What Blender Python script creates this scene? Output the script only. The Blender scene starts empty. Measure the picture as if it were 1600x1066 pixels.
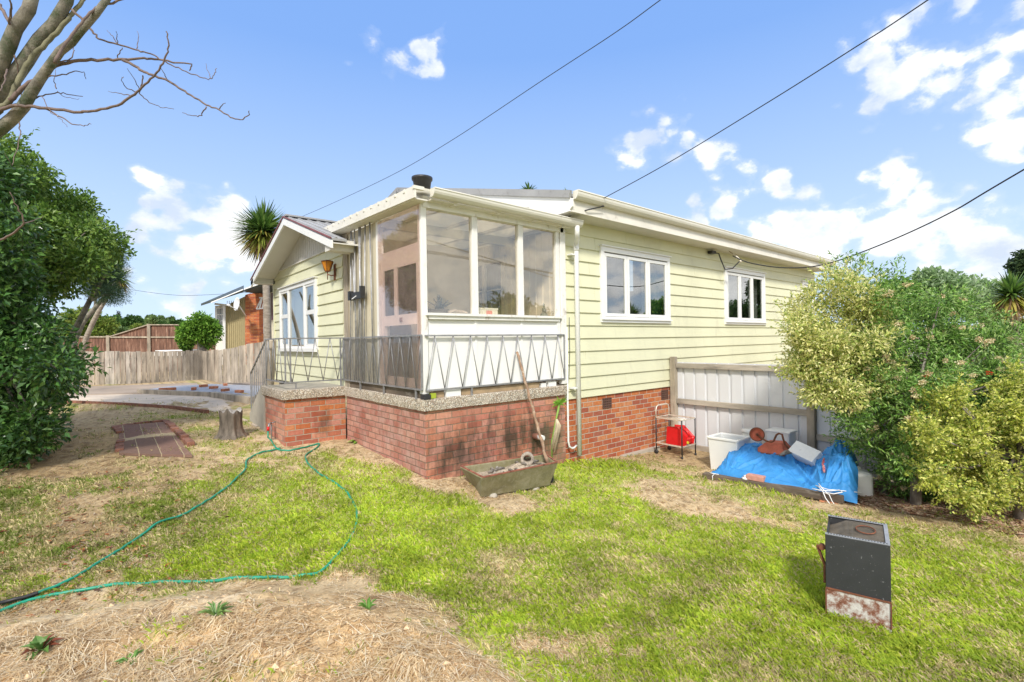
import bpy, math, random
import numpy as np
from mathutils import Vector, Matrix
random.seed(7); RNG = np.random.default_rng(7)
SC = bpy.context.scene; COL = SC.collection; D = bpy.data
rad = math.radians
# ------------------------------------------------------------------ camera
F = 763.35; CAM = np.array([-3.017, -5.297, 1.70])
_y, _p, _r = rad(39.86), rad(-0.03), rad(-0.93)
_f = np.array([math.sin(_y)*math.cos(_p), math.cos(_y)*math.cos(_p), math.sin(_p)])
_rt = np.array([math.cos(_y), -math.sin(_y), 0.0]); _up = np.cross(_rt, _f)
_R = np.array([_rt*math.cos(_r)+_up*math.sin(_r), -_rt*math.sin(_r)+_up*math.cos(_r), _f])
cd = D.cameras.new('camera'); cam = D.objects.new('camera', cd); COL.objects.link(cam)
cd.sensor_width = 36; cd.lens = F/1600*36; cd.clip_start = .05; cd.clip_end = 3000
M4 = Matrix.Identity(4)
for i in range(3):
    M4[i][0] = _R[0][i]; M4[i][1] = _R[1][i]; M4[i][2] = -_R[2][i]; M4[i][3] = CAM[i]
cam.matrix_world = M4; SC.camera = cam
def ray(px, py): return _R.T @ np.array([(px-800)/F, -(py-533)/F, 1.0])
def P(px, py, d): return CAM + ray(px, py)*d
def on(px, py, ax, v):
    r = ray(px, py); return CAM + r*((v-CAM[ax])/r[ax])
# ------------------------------------------------------------------ light
SUN_EL, SUN_AZ = 41.0, 224.0          # azimuth: compass-like, from +Y clockwise
SC.view_settings.view_transform = 'Standard'; SC.view_settings.look = 'None'
SC.view_settings.exposure = 0.74; SC.view_settings.gamma = 1.0
sl = D.lights.new('sun', 'SUN'); sl.energy = 2.45; sl.angle = rad(7); sl.color = (1, .95, .87)
so = D.objects.new('sun', sl); COL.objects.link(so)
sd = Vector((math.sin(rad(SUN_AZ))*math.cos(rad(SUN_EL)), math.cos(rad(SUN_AZ))*math.cos(rad(SUN_EL)), math.sin(rad(SUN_EL))))
so.rotation_euler = sd.to_track_quat('Z', 'Y').to_euler()
SC.cycles.max_bounces = 8; SC.cycles.transparent_max_bounces = 16
W = D.worlds.new('World'); SC.world = W; W.use_nodes = True
class NT:
    def __init__(s, tree): s.t = tree
    def n(s, typ, props=None, **ins):
        nd = s.t.nodes.new(typ)
        for k, v in (props or {}).items(): setattr(nd, k, v)
        for k, v in ins.items():
            key = int(k[1:]) if k[0] == 'i' and k[1:].isdigit() else k.replace('_', ' ')
            sk = nd.inputs[key]
            if isinstance(v, bpy.types.NodeSocket): s.t.links.new(v, sk)
            elif isinstance(v, bpy.types.Node): s.t.links.new(v.outputs[0], sk)
            else:
                if sk.type == 'RGBA' and len(v) == 3: v = (*v, 1)
                sk.default_value = v
        return nd
    def m(s, op, a, b=None, c=None, clamp=False):
        kw = {'i0': a}
        if b is not None: kw['i1'] = b
        if c is not None: kw['i2'] = c
        return s.n('ShaderNodeMath', {'operation': op, 'use_clamp': clamp}, **kw).outputs[0]
    def mix(s, f, a, b, blend='MIX'):
        nd = s.n('ShaderNodeMixRGB', {'blend_type': blend}, i0=f, i1=a, i2=b); return nd.outputs[0]
    def ramp(s, f, stops, interp='LINEAR'):
        nd = s.n('ShaderNodeValToRGB', None, i0=f); cr = nd.color_ramp; cr.interpolation = interp
        while len(cr.elements) < len(stops): cr.elements.new(.5)
        for e, (p, c) in zip(cr.elements, stops):
            e.position = p; e.color = (*c, 1) if len(c) == 3 else c
        return nd.outputs[0]
    def noise(s, vec, scale, detail=4, rough=.55, dist=0.0):
        return s.n('ShaderNodeTexNoise', None, Vector=vec, Scale=scale, Detail=detail, Roughness=rough, Distortion=dist).outputs[0]
wt = NT(W.node_tree); W.node_tree.nodes.clear()
sky = wt.n('ShaderNodeTexSky', {'sky_type': 'NISHITA', 'sun_disc': False, 'sun_elevation': rad(SUN_EL), 'sun_rotation': rad(SUN_AZ),
                                'air_density': 1.0, 'dust_density': 1.0, 'ozone_density': 1.5, 'altitude': 50})
dirv = wt.n('ShaderNodeTexCoord').outputs['Generated']
# clouds: (column, row, radius, strength) turned into sky directions
CL = [(586,74,17,.75),(606,82,18,.75),(628,84,20,.8),(652,80,22,.85),(674,82,20,.8),(690,88,12,.7),(234,288,24,1),(246,322,34,1),(278,350,36,1),(228,352,30,.9),(322,338,24,1),
 (350,352,42,1.05),(368,325,26,1),(345,392,42,1),(288,468,30,.7),(285,495,26,.6),(1040,212,32,.9),(1002,232,26,.8),(1112,236,30,.8),
 (1348,92,30,1),(1390,112,40,1.1),(1436,62,30,1),(1452,104,56,1.2),(1506,98,50,1.15),(1538,124,40,1),(1396,148,32,.95),(1572,185,42,1.1),(1600,205,36,1),
 (1588,8,28,.9),(1582,68,30,.85),(1524,4,20,.8),(1080,314,16,.9),(1130,326,28,1.1),(1102,346,28,1.1),(1132,366,34,1.1),(1164,268,20,.9),(1204,280,26,1),
 (1226,302,20,.9),(1272,312,22,.9),(1190,368,32,1.1),(1232,356,38,1.15),(1272,378,42,1.15),(1316,398,26,1),(1384,258,22,1),(1376,284,20,1),(1412,300,24,1),
 (1448,312,18,.9),(1334,344,24,.9),(1372,364,44,1.1),(1434,352,50,1.15),(1500,368,62,1.15),(1562,378,56,1.1),(1620,400,60,1.1),(1500,436,50,.95),(1440,446,40,.9),(150,380,30,.6),(1560,450,60,.7)]
wv = wt.n('ShaderNodeTexNoise', None, Vector=dirv, Scale=9.0, Detail=4.0).outputs['Color']
dirw = wt.n('ShaderNodeVectorMath', {'operation': 'MULTIPLY_ADD'}, i0=wt.n('ShaderNodeVectorMath', {'operation': 'SUBTRACT'}, i0=wv, i1=(.5, .5, .5)).outputs[0], i1=(.11, .11, .06), i2=dirv).outputs[0]
acc = None
for (px, py, r, s) in CL:
    v = ray(px, py); L = np.linalg.norm(v); v = v/L
    rr = r/F/ (L**1.5) * 1.55
    dd = wt.n('ShaderNodeVectorMath', {'operation': 'DISTANCE'}, i0=dirw, i1=tuple(v)).outputs['Value']
    q = wt.m('MULTIPLY_ADD', dd, -s/rr, s)
    acc = q if acc is None else wt.m('MAXIMUM', acc, q)
mp = wt.n('ShaderNodeMapping', None, Vector=dirv, Scale=(1, 1, 1.5)).outputs[0]
n1 = wt.noise(mp, 13, 9, .6, .15); n2 = wt.noise(mp, 2.6, 6, .55); n3 = wt.noise(mp, 7.0, 7, .6)
bil = wt.n('ShaderNodeTexVoronoi', {'feature': 'SMOOTH_F1'}, Vector=mp, Scale=26.0, Smoothness=.6).outputs['Distance']
puff = wt.m('ADD', n1, wt.m('MULTIPLY', wt.m('SUBTRACT', .42, bil), .45))
# behind the camera: broken grey-white cloud mirrored in the windows, brightened as added fill light
sep = wt.n('ShaderNodeSeparateXYZ', None, i0=dirv)
back = wt.n('ShaderNodeVectorMath', {'operation': 'DOT_PRODUCT'}, i0=dirv, i1=(-.64, -.77, 0)).outputs['Value']
backm = wt.m('MAXIMUM', wt.m('MULTIPLY', wt.m('SUBTRACT', wt.m('MULTIPLY', sep.outputs[1], -1.0), .04), 6.0, clamp=True), wt.m('MULTIPLY', wt.m('SUBTRACT', wt.m('MULTIPLY', sep.outputs[0], -1.0), .32), 6.0, clamp=True))
topm = wt.ramp(sep.outputs[2], [(.60, (0,)*3), (.74, (1,)*3)])  # overhead cloud out of view, added as neutral fill light
bq = wt.m('MULTIPLY', backm, wt.m('MULTIPLY_ADD', n2, 3.0, -.7))
dens = wt.m('ADD', wt.m('MULTIPLY', wt.m('SUBTRACT', puff, .5), 2.6), wt.m('MAXIMUM', wt.m('MAXIMUM', acc, -2.6), wt.m('MAXIMUM', wt.m('ADD', bq, wt.m('MULTIPLY_ADD', backm, 2.6, -2.8)), wt.m('MULTIPLY_ADD', topm, 3.2, -2.6))))
cm = wt.ramp(wt.m('MULTIPLY', dens, 1.0, clamp=True), [(0.0, (0, 0, 0)), (.28, (.12,)*3), (.55, (.82,)*3), (1, (1,)*3)])
# thin veil of haze toward the horizon
elev = wt.m('ABSOLUTE', sep.outputs[2])
skyc = wt.mix(.8, sky.outputs[0], (2.1, 4.6, 10.6))
skyc = wt.mix(wt.ramp(elev, [(0, (.97,)*3), (.12, (.76,)*3), (.30, (.42,)*3), (.5, (.10,)*3), (1, (0,)*3)]), skyc, (7.6, 9.4, 11.2))
cshade = wt.mix(wt.ramp(n3, [(.38, (0,)*3), (.56, (1,)*3)]), (7.0, 8.0, 9.6), (11.8, 11.8, 11.8))
cback = wt.mix(wt.m('MAXIMUM', backm, topm), cshade, wt.mix(n1, (5.0, 5.1, 5.4), (23, 22.8, 22.4)))
fin = wt.mix(cm, skyc, cback)
bg = wt.n('ShaderNodeBackground', None, Color=fin, Strength=.062)
wo = wt.n('ShaderNodeOutputWorld', None, Surface=bg.outputs[0])
# ------------------------------------------------------------------ mesh helpers
class MB:
    def __init__(s): s.v = []; s.f = []; s.sm = []; s.c = []
    def add(s, vs, fs, smooth=False):
        b = len(s.v); s.v += [tuple(map(float, v)) for v in vs]; s.f += [tuple(b+i for i in f) for f in fs]; s.sm += [smooth]*len(fs); return s
    def box(s, a, b, R=None, c=None, bev=0):
        x0, y0, z0 = a; x1, y1, z1 = b
        vs = [(x0,y0,z0),(x1,y0,z0),(x1,y1,z0),(x0,y1,z0),(x0,y0,z1),(x1,y0,z1),(x1,y1,z1),(x0,y1,z1)]
        if R is not None:
            c = Vector(c if c is not None else ((x0+x1)/2, (y0+y1)/2, (z0+z1)/2)); vs = [tuple(R @ (Vector(v)-c)+c) for v in vs]
        return s.add(vs, [(0,3,2,1),(4,5,6,7),(0,1,5,4),(1,2,6,5),(2,3,7,6),(3,0,4,7)])
    def obox(s, o, ux, uy, uz):            # corner + three edge vectors
        o, ux, uy, uz = map(np.array, (o, ux, uy, uz))
        vs = [o, o+ux, o+ux+uy, o+uy, o+uz, o+ux+uz, o+ux+uy+uz, o+uy+uz]
        return s.add(vs, [(0,3,2,1),(4,5,6,7),(0,1,5,4),(1,2,6,5),(2,3,7,6),(3,0,4,7)])
    def bar(s, a, b, w, h, up=(0,0,1)):    # box along a line
        a = np.array(a, float); b = np.array(b, float); d = b-a; d /= np.linalg.norm(d)
        sd_ = np.cross(d, up); sd_ /= np.linalg.norm(sd_)+1e-9; u = np.cross(sd_, d)
        return s.obox(a-sd_*w/2-u*h/2, b-a, sd_*w, u*h)
    def tube(s, pts, r, n=8, cap=True, smooth=True):
        pts = [np.array(p, float) for p in pts]; m = len(pts)
        rs = [r]*m if np.isscalar(r) else list(r)
        ref = np.array([0, 0, 1.0]); vs = []
        t0 = pts[1]-pts[0]
        if abs(t0[2]) > .9*np.linalg.norm(t0): ref = np.array([1.0, 0, 0])
        pu = None
        for i, p in enumerate(pts):
            t = pts[min(i+1, m-1)]-pts[max(i-1, 0)]; t = t/(np.linalg.norm(t)+1e-9)
            u = (ref if pu is None else pu); u = u - t*np.dot(u, t); u /= np.linalg.norm(u)+1e-9; pu = u
            w = np.cross(t, u)
            for k in range(n):
                a = 2*math.pi*k/n; vs.append(p+rs[i]*(math.cos(a)*u+math.sin(a)*w))
        fs = [(i*n+k, i*n+(k+1) % n, (i+1)*n+(k+1) % n, (i+1)*n+k) for i in range(m-1) for k in range(n)]
        s.add(vs, fs, smooth)
        if cap:
            b = len(s.v)-m*n
            s.f += [tuple(b+k for k in range(n))[::-1], tuple(b+(m-1)*n+k for k in range(n))]; s.sm += [False, False]
        return s
    def lathe(s, o, prof, n=16, axis=(0,0,1), smooth=True):   # prof: (radius, height)
        ax = Vector(axis).normalized(); q = Vector((0,0,1)).rotation_difference(ax); vs = []
        for (r, h) in prof:
            for k in range(n):
                a = 2*math.pi*k/n; vs.append(tuple(q @ Vector((r*math.cos(a), r*math.sin(a), h)) + Vector(o)))
        m = len(prof)
        return s.add(vs, [(i*n+k, i*n+(k+1) % n, (i+1)*n+(k+1) % n, (i+1)*n+k) for i in range(m-1) for k in range(n)], smooth)
    def prism(s, poly, vec):                # polygon (3-D points) extruded along vec
        n = len(poly); vec = np.array(vec, float); vs = [np.array(p, float) for p in poly]+[np.array(p, float)+vec for p in poly]
        return s.add(vs, [tuple(range(n))[::-1], tuple(range(n, 2*n))]+[(i, (i+1) % n, n+(i+1) % n, n+i) for i in range(n)])
    def grid(s, fn, nu, nv, smooth=True):
        vs = [fn(i/(nu-1), j/(nv-1)) for j in range(nv) for i in range(nu)]
        return s.add(vs, [(j*nu+i, j*nu+i+1, (j+1)*nu+i+1, (j+1)*nu+i) for j in range(nv-1) for i in range(nu-1)], smooth)
WL = {}
def finish(o, kind=None, parent=None):
    COL.objects.link(o)
    if parent is not None: o.parent = parent; WL[o.name] = WL[parent.name]
    else: WL[o.name] = np.zeros(3)
    if kind: o['kind'] = kind
    return o
def build(name, mb, mat, parent=None, kind=None, bevel=0, label=None):
    off = WL[parent.name] if parent is not None else np.zeros(3)
    me = D.meshes.new(name); me.from_pydata([tuple(np.array(v)-off) for v in mb.v], [], mb.f)
    me.polygons.foreach_set('use_smooth', mb.sm); me.materials.append(mat); me.update()
    o = finish(D.objects.new(name, me), kind, parent)
    if bevel:
        b = o.modifiers.new('bevel', 'BEVEL'); b.width = bevel; b.segments = 2; b.limit_method = 'ANGLE'; b.angle_limit = rad(40)
    if label: o['label'] = label
    return o
def npmesh(name, V, nper, cols, mat, parent=None, kind=None, smooth=False):
    """V: (N, nper, 3) polygons, each its own verts; cols (N,3) linear colour"""
    off = WL[parent.name] if parent is not None else np.zeros(3)
    N = V.shape[0]; me = D.meshes.new(name)
    me.vertices.add(N*nper); me.vertices.foreach_set('co', (V.reshape(-1, 3)-off).astype(np.float32).ravel())
    me.loops.add(N*nper); me.loops.foreach_set('vertex_index', np.arange(N*nper, dtype=np.int32))
    me.polygons.add(N); me.polygons.foreach_set('loop_start', np.arange(0, N*nper, nper, dtype=np.int32))
    at = me.color_attributes.new('Col', 'FLOAT_COLOR', 'POINT')
    c = np.ones((N, nper, 4), np.float32); c[:, :, :3] = cols[:, None, :]; at.data.foreach_set('color', c.ravel())
    me.materials.append(mat); me.update(calc_edges=True)
    if smooth: me.polygons.foreach_set('use_smooth', np.ones(N, bool))
    return finish(D.objects.new(name, me), kind, parent)
def thing(name, label, cat, loc, group=None):
    o = D.objects.new(name, None); COL.objects.link(o); o.location = tuple(loc); WL[o.name] = np.array(loc, float); o.empty_display_size = .1
    o['label'] = label; o['category'] = cat
    if group: o['group'] = group
    return o
def tag(o, label, cat, group=None):
    o['label'] = label; o['category'] = cat
    if group: o['group'] = group
    return o
# ------------------------------------------------------------------ materials
def lin(r, g, b): return tuple(((c/255)/12.92 if c <= 10 else ((c/255+.055)/1.055)**2.4) for c in (r, g, b))
def mat(name, col, rough=.6, var=.12, scale=3.0, bump=0.0, bscale=40.0, metal=0.0, spec=.5, dirt=None, stretch=None, speck=0):
    m = D.materials.new(name); m.use_nodes = True; t = NT(m.node_tree); b = m.node_tree.nodes['Principled BSDF']
    tc = t.n('ShaderNodeTexCoord').outputs['Object']
    if stretch: tc = t.n('ShaderNodeMapping', None, Vector=tc, Scale=stretch).outputs[0]
    n = t.noise(tc, scale, 6, .6)
    dark = tuple(c*(1-var*2) for c in col); light = tuple(min(1, c*(1+var)) for c in col)
    c = t.mix(t.ramp(n, [(.3, (0,)*3), (.7, (1,)*3)]), dark, light)
    if dirt:
        dc, lo, hi, ds = dirt
        c = t.mix(t.ramp(t.noise(tc, ds, 8, .68), [(lo, (0,)*3), (hi, (1,)*3)]), c, dc)
    m.node_tree.links.new(c, b.inputs['Base Color'])
    b.inputs['Roughness'].default_value = rough; b.inputs['Metallic'].default_value = metal; b.inputs['Specular IOR Level'].default_value = spec
    if bump:
        bn = t.n('ShaderNodeBump', None, Height=t.noise(tc, bscale, 6, .6), Strength=bump, Distance=.01)
        m.node_tree.links.new(bn.outputs[0], b.inputs['Normal'])
    return m
def colmat(name, rough=.5, transl=.35, spec=.4, noise=.25, nscale=30):
    m = D.materials.new(name); m.use_nodes = True; t = NT(m.node_tree); nt = m.node_tree; b = nt.nodes['Principled BSDF']
    a = t.n('ShaderNodeAttribute', {'attribute_name': 'Col'}).outputs['Color']
    b.inputs['Roughness'].default_value = rough; b.inputs['Specular IOR Level'].default_value = spec
    nt.links.new(a, b.inputs['Base Color'])
    if transl:
        tr = t.n('ShaderNodeBsdfTranslucent', None, Color=a)
        mx = t.n('ShaderNodeMixShader', None, i0=transl, i1=b.outputs[0], i2=tr.outputs[0])
        nt.links.new(mx.outputs[0], nt.nodes['Material Output'].inputs['Surface'])
    return m
def glassmat(name, tint=(.9,.92,.9), refl=.25, rough=.0, dirtc=None, dirt=0):
    m = D.materials.new(name); m.use_nodes = True; nt = m.node_tree; nt.nodes.clear(); t = NT(nt)
    tr = t.n('ShaderNodeBsdfTransparent', None, Color=tint); gl = t.n('ShaderNodeBsdfGlossy', None, Color=(.95,.95,.95), Roughness=rough)
    fr = t.m('POWER', t.n('ShaderNodeLayerWeight', None, Blend=.5).outputs['Facing'], 4.0)
    f = t.m('MULTIPLY_ADD', fr, .6, refl, clamp=True)
    sh = t.n('ShaderNodeMixShader', None, i0=f, i1=tr.outputs[0], i2=gl.outputs[0])
    if dirt:
        tc = t.n('ShaderNodeTexCoord').outputs['Object']
        dn = t.ramp(t.noise(tc, 5, 8, .7), [(.35, (dirt*.35,)*3), (.8, (dirt,)*3)])
        df = t.n('ShaderNodeBsdfDiffuse', None, Color=dirtc); sh = t.n('ShaderNodeMixShader', None, i0=dn, i1=sh.outputs[0], i2=df.outputs[0])
    t.n('ShaderNodeOutputMaterial', None, Surface=sh.outputs[0]); return m
def wt_mul(t, a, b): return t.m('MULTIPLY', a, b)
def brickmat(name, ax, cols, mortar, L=.235, Hh=.0855, mj=.011, stain=None, white=0.0, z0=0.0, wob=.0):
    """ax: 0 wall runs along X, 1 along Y"""
    m = D.materials.new(name); m.use_nodes = True; t = NT(m.node_tree); nt = m.node_tree; b = nt.nodes['Principled BSDF']
    geo = t.n('ShaderNodeNewGeometry').outputs['Position']
    wobn = t.n('ShaderNodeTexNoise', None, Vector=geo, Scale=9.0, Detail=3.0).outputs['Color']
    gv = t.n('ShaderNodeVectorMath', {'operation': 'MULTIPLY_ADD'}, i0=wobn, i1=(.012,)*3, i2=geo).outputs[0]
    s = t.n('ShaderNodeSeparateXYZ', None, i0=gv)
    u = s.outputs[ax]; z = t.m('ADD', s.outputs[2], 5-z0)
    rz = t.m('DIVIDE', z, Hh); row = t.m('FLOOR', rz); fz = t.m('FRACT', rz)
    jit = t.n('ShaderNodeTexWhiteNoise', {'noise_dimensions': '1D'}, W=row).outputs['Value']
    off = t.m('ADD', t.m('MULTIPLY', t.m('MODULO', row, 2.0), .5), t.m('MULTIPLY', jit, .12))
    ru = t.m('ADD', t.m('DIVIDE', t.m('ADD', u, 50.0), L), off); colm = t.m('FLOOR', ru); fu = t.m('FRACT', ru)
    eu = t.m('MULTIPLY', t.m('MINIMUM', fu, t.m('SUBTRACT', 1.0, fu)), L); ez = t.m('MULTIPLY', t.m('MINIMUM', fz, t.m('SUBTRACT', 1.0, fz)), Hh)
    e = t.m('MINIMUM', eu, ez)
    n = t.noise(geo, 60, 4, .6)
    e = t.m('ADD', e, t.m('MULTIPLY', t.m('SUBTRACT', n, .5), .006))
    bm = t.ramp(t.m('DIVIDE', e, mj), [(.38, (0,)*3), (.62, (1,)*3)])
    cell = t.n('ShaderNodeCombineXYZ', None, i0=colm, i1=row, i2=0.0).outputs[0]
    wn = t.n('ShaderNodeTexWhiteNoise', {'noise_dimensions': '2D'}, Vector=cell).outputs['Value']
    bc = t.ramp(wn, [(i/(len(cols)), c) for i, c in enumerate(cols)], 'CONSTANT')
    bc = t.mix(t.ramp(t.noise(geo, 22, 6, .7), [(.3, (.55,)*3), (.65, (0,)*3)]), bc, tuple(c*.45 for c in cols[0]))
    if white:
        bc = t.mix(t.ramp(t.noise(geo, 3.5, 8, .7), [(.42, (0,)*3), (.75, (white,)*3)]), bc, (.62, .52, .46))
    c = t.mix(bm, mortar, bc)
    if stain:
        for (sx, sz, rx, rz_, amt, sc_) in stain:
            dx = t.m('DIVIDE', t.m('SUBTRACT', s.outputs[ax], sx), rx); dz = t.m('DIVIDE', t.m('SUBTRACT', s.outputs[2], sz), rz_)
            dd = t.m('SQRT', t.m('ADD', t.m('MULTIPLY', dx, dx), t.m('MULTIPLY', dz, dz)))
            mp_ = t.n('ShaderNodeMapping', None, Vector=geo, Scale=(4, 4, 1.1)).outputs[0]
            k = t.m('ADD', t.m('SUBTRACT', 1.0, dd), t.m('MULTIPLY', t.m('SUBTRACT', t.noise(mp_, 1.6, 8, .7), .5), 3.2))
            c = t.mix(t.ramp(k, [(0.0, (0,)*3), (1.0, (amt,)*3)]), c, sc_)
    nt.links.new(c, b.inputs['Base Color']); b.inputs['Roughness'].default_value = .9; b.inputs['Specular IOR Level'].default_value = .2
    hgt = t.m('ADD', t.m('MULTIPLY', bm, 1.0), t.m('MULTIPLY', n, .35))
    bn = t.n('ShaderNodeBump', None, Height=hgt, Strength=.8, Distance=.006); nt.links.new(bn.outputs[0], b.inputs['Normal'])
    return m
M = {}
M['board'] = mat('weatherboard_paint', lin(217,216,184), .55, .04, 1.2, .05, 60, dirt=((.44,.42,.30), .56, 1.0, 3.2), stretch=(1,1,.3))
M['white'] = mat('white_paint', (.80,.80,.78), .45, .03, 2, dirt=((.45,.40,.33), .66, .95, 6))
M['oldwhite'] = mat('peeling_white_paint', (.78,.77,.73), .6, .05, 3, .15, 50, dirt=((.40,.33,.26), .57, .74, 9), stretch=(1,1,.5))
M['cream'] = mat('cream_paint', (.74,.71,.63), .5, .05, 2, .08, 40, dirt=((.38,.33,.26), .6, .85, 7))
M['panel'] = mat('white_panel', (.82,.81,.78), .6, .02, 2, dirt=((.55,.53,.5), .68, 1.0, 3))
M['gut'] = mat('gutter_paint', (.70,.68,.60), .4, .03, 2, dirt=((.33,.31,.26), .62, .9, 5))
M['soffit'] = mat('soffit_paint', (.66,.64,.58), .6, .03, 2)
M['roof'] = mat('roof_metal', (.33,.33,.33), .7, .08, 2, dirt=((.14,.13,.12), .55, .8, 6))
M['redtrim'] = mat('red_trim', (.22,.07,.07), .6)
M['batten'] = mat('batten_cladding', (.60,.58,.54), .55, .05, 2, .05, 40)
M['beige'] = mat('beige_sheet', (.60,.54,.40), .5, .07, 2, .08, 30, dirt=((.35,.26,.15), .58, .85, 4), stretch=(1,1,.3))
M['inner'] = mat('porch_lining', (.84,.78,.66), .6, .05, 2)
M['dkint'] = mat('dark_interior', (.06,.055,.05), .9)
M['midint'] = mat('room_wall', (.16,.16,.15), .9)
M['gal'] = mat('galvanised_bar', (.36,.36,.37), .42, .15, 14, metal=.5, dirt=((.18,.12,.08), .58, .75, 20))
M['conc'] = mat('concrete', (.46,.42,.35), .9, .12, 2.5, .3, 60, dirt=((.22,.2,.17), .5, .8, 5))
M['timber'] = mat('weathered_timber', (.40,.34,.26), .85, .25, 5, .4, 60, dirt=((.12,.10,.08), .55, .75, 8), stretch=(1,1,.25))
M['timberx'] = mat('weathered_rail', (.44,.39,.32), .85, .25, 5, .4, 60, dirt=((.10,.09,.08), .55, .75, 8), stretch=(1,.2,1))
M['dktimber'] = mat('dark_old_timber', (.15,.115,.085), .9, .3, 5, .5, 50, dirt=((.30,.27,.23), .55, .8, 9), stretch=(1,.25,1))
M['curt'] = mat('curtain', (.80,.80,.77), .9, .05); M['gcurt'] = mat('green_curtain', (.02,.13,.06), .9, .15, 9)
M['black'] = mat('black_plastic', (.03,.03,.032), .45, .2, 8)
M['cable'] = mat('cable_sheath', (.02,.02,.022), .5)
M['whitepl'] = mat('white_plastic', (.78,.78,.75), .35, .03, 3, dirt=((.5,.48,.42), .62, .95, 5))
# translucent-ish plastic bin
M['red'] = mat('red_plastic', (.62,.012,.015), .35, .08, 6)
M['chrome'] = mat('worn_chrome', (.72,.66,.56), .35, .1, 20, metal=.35, dirt=((.4,.28,.16), .58, .75, 15))
M['rust'] = mat('rusty_steel', (.20,.07,.032), .85, .25, 12, .4, 80, dirt=((.12,.05,.03), .5, .7, 20))
M['orange'] = mat('faded_orange_paint', (.52,.13,.07), .7, .15, 10, .2, 80, dirt=((.16,.06,.035), .60, .66, 45))
M['poly'] = mat('polystyrene', (.82,.83,.84), .8, .02, 20, .2, 150)
M['orangebrick'] = mat('orange_brick', (.52,.20,.10), .9, .15, 14, .4, 90)
M['pinkbrick'] = mat('pink_brick', (.56,.28,.22), .9, .1, 20, .4, 90)
M['redbrick'] = mat('red_brick', (.27,.12,.075), .9, .25, 14, .5, 90, dirt=((.35,.3,.25), .58, .8, 18))
M['bark'] = mat('bark', (.20,.17,.14), .95, .3, 10, .8, 45, dirt=((.38,.36,.32), .5, .7, 8), stretch=(1,1,.4))
M['palebark'] = mat('lichen_bark', (.22,.20,.16), .9, .25, 9, .9, 50, dirt=((.07,.085,.045), .46, .62, 6))
M['twig'] = mat('twig_bark', (.17,.12,.10), .85, .2, 12)
M['palmtrunk'] = mat('palm_trunk', (.36,.31,.25), .95, .2, 8, .7, 35, dirt=((.18,.14,.1), .5, .75, 9), stretch=(1,1,2.5))
M['hose'] = mat('hose_green', (.012,.28,.17), .4, .15, 9); 
M['ivory'] = mat('pvc_pipe', (.80,.80,.78), .3, .02, 3)
M['glass'] = glassmat('window_glass', (.7,.72,.7), .24)
M['pglass'] = glassmat('porch_glass', (1.0,.98,.93), .11, 0, (.62,.55,.45), .05)
M['tglass'] = glassmat('pink_plastic_sheet', (.97,.90,.87), .09, .03, (.66,.54,.48), .14)
M['fibre'] = None
M['mesh'] = glassmat('fly_mesh', (.86,.86,.86), .02, .4, (.40,.40,.39), .05)
M['dish'] = mat('dish_paint', (.7,.7,.7), .4, .03)
M['mustard'] = mat('mustard_boards', (.40,.33,.17), .7, .06, 3)
M['dkroof'] = mat('dark_green_roof', (.05,.065,.065), .6)
M['amber'] = mat('amber_glass', (.62,.24,.03), .25, .15, 10)
M['tubc'] = None
def fibre():
    m = D.materials.new('milky_roof_sheet'); m.use_nodes = True; t = NT(m.node_tree); nt = m.node_tree; b = nt.nodes['Principled BSDF']; b.inputs['Base Color'].default_value = (.8,.78,.7,1); b.inputs['Roughness'].default_value = .6
    tr = t.n('ShaderNodeBsdfTranslucent', None, Color=(.95,.92,.84)); mx = t.n('ShaderNodeMixShader', None, i0=.62, i1=b.outputs[0], i2=tr.outputs[0]); nt.links.new(mx.outputs[0], nt.nodes['Material Output'].inputs['Surface']); return m
M['fibre'] = fibre()
def tubmat():
    m = D.materials.new('algae_concrete'); m.use_nodes = True; t = NT(m.node_tree); b = m.node_tree.nodes['Principled BSDF']
    g = t.n('ShaderNodeNewGeometry').outputs['Position']
    n = t.noise(g, 4, 7, .65); c = t.ramp(n, [(.25, (.10,.095,.05)), (.5, (.20,.18,.09)), (.75, (.32,.29,.19))])
    c = t.mix(t.ramp(t.noise(g, 18, 6, .7), [(.5, (0,)*3), (.75, (.6,)*3)]), c, (.34,.31,.24))
    m.node_tree.links.new(c, b.inputs['Base Color']); b.inputs['Roughness'].default_value = .9
    bn = t.n('ShaderNodeBump', None, Height=t.noise(g, 60, 6, .6), Strength=.5, Distance=.008); m.node_tree.links.new(bn.outputs[0], b.inputs['Normal']); return m
M['tub'] = tubmat()
def pebblemat():
    m = D.materials.new('exposed_aggregate'); m.use_nodes = True; t = NT(m.node_tree); b = m.node_tree.nodes['Principled BSDF']
    g = t.n('ShaderNodeNewGeometry').outputs['Position']
    vo = t.n('ShaderNodeTexVoronoi', None, Vector=g, Scale=75.0)
    wn = t.n('ShaderNodeTexWhiteNoise', {'noise_dimensions': '3D'}, Vector=vo.outputs['Position']).outputs['Value']
    c = t.ramp(wn, [(0, (.32,.22,.15)), (.2, (.60,.50,.37)), (.45, (.78,.70,.57)), (.7, (.50,.36,.24)), (.85, (.86,.80,.69))], 'CONSTANT')
    c = t.mix(t.ramp(vo.outputs['Distance'], [(.30, (0,)*3), (.7, (1,)*3)]), c, (.24,.21,.17))
    c = t.mix(t.ramp(t.noise(g, 3, 6, .65), [(.5, (0,)*3), (.8, (.6,)*3)]), c, (.55,.50,.42))
    m.node_tree.links.new(c, b.inputs['Base Color']); b.inputs['Roughness'].default_value = .9
    bn = t.n('ShaderNodeBump', None, Height=vo.outputs['Distance'], Strength=.7, Distance=-.008); m.node_tree.links.new(bn.outputs[0], b.inputs['Normal']); return m
M['pebble'] = pebblemat()
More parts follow.
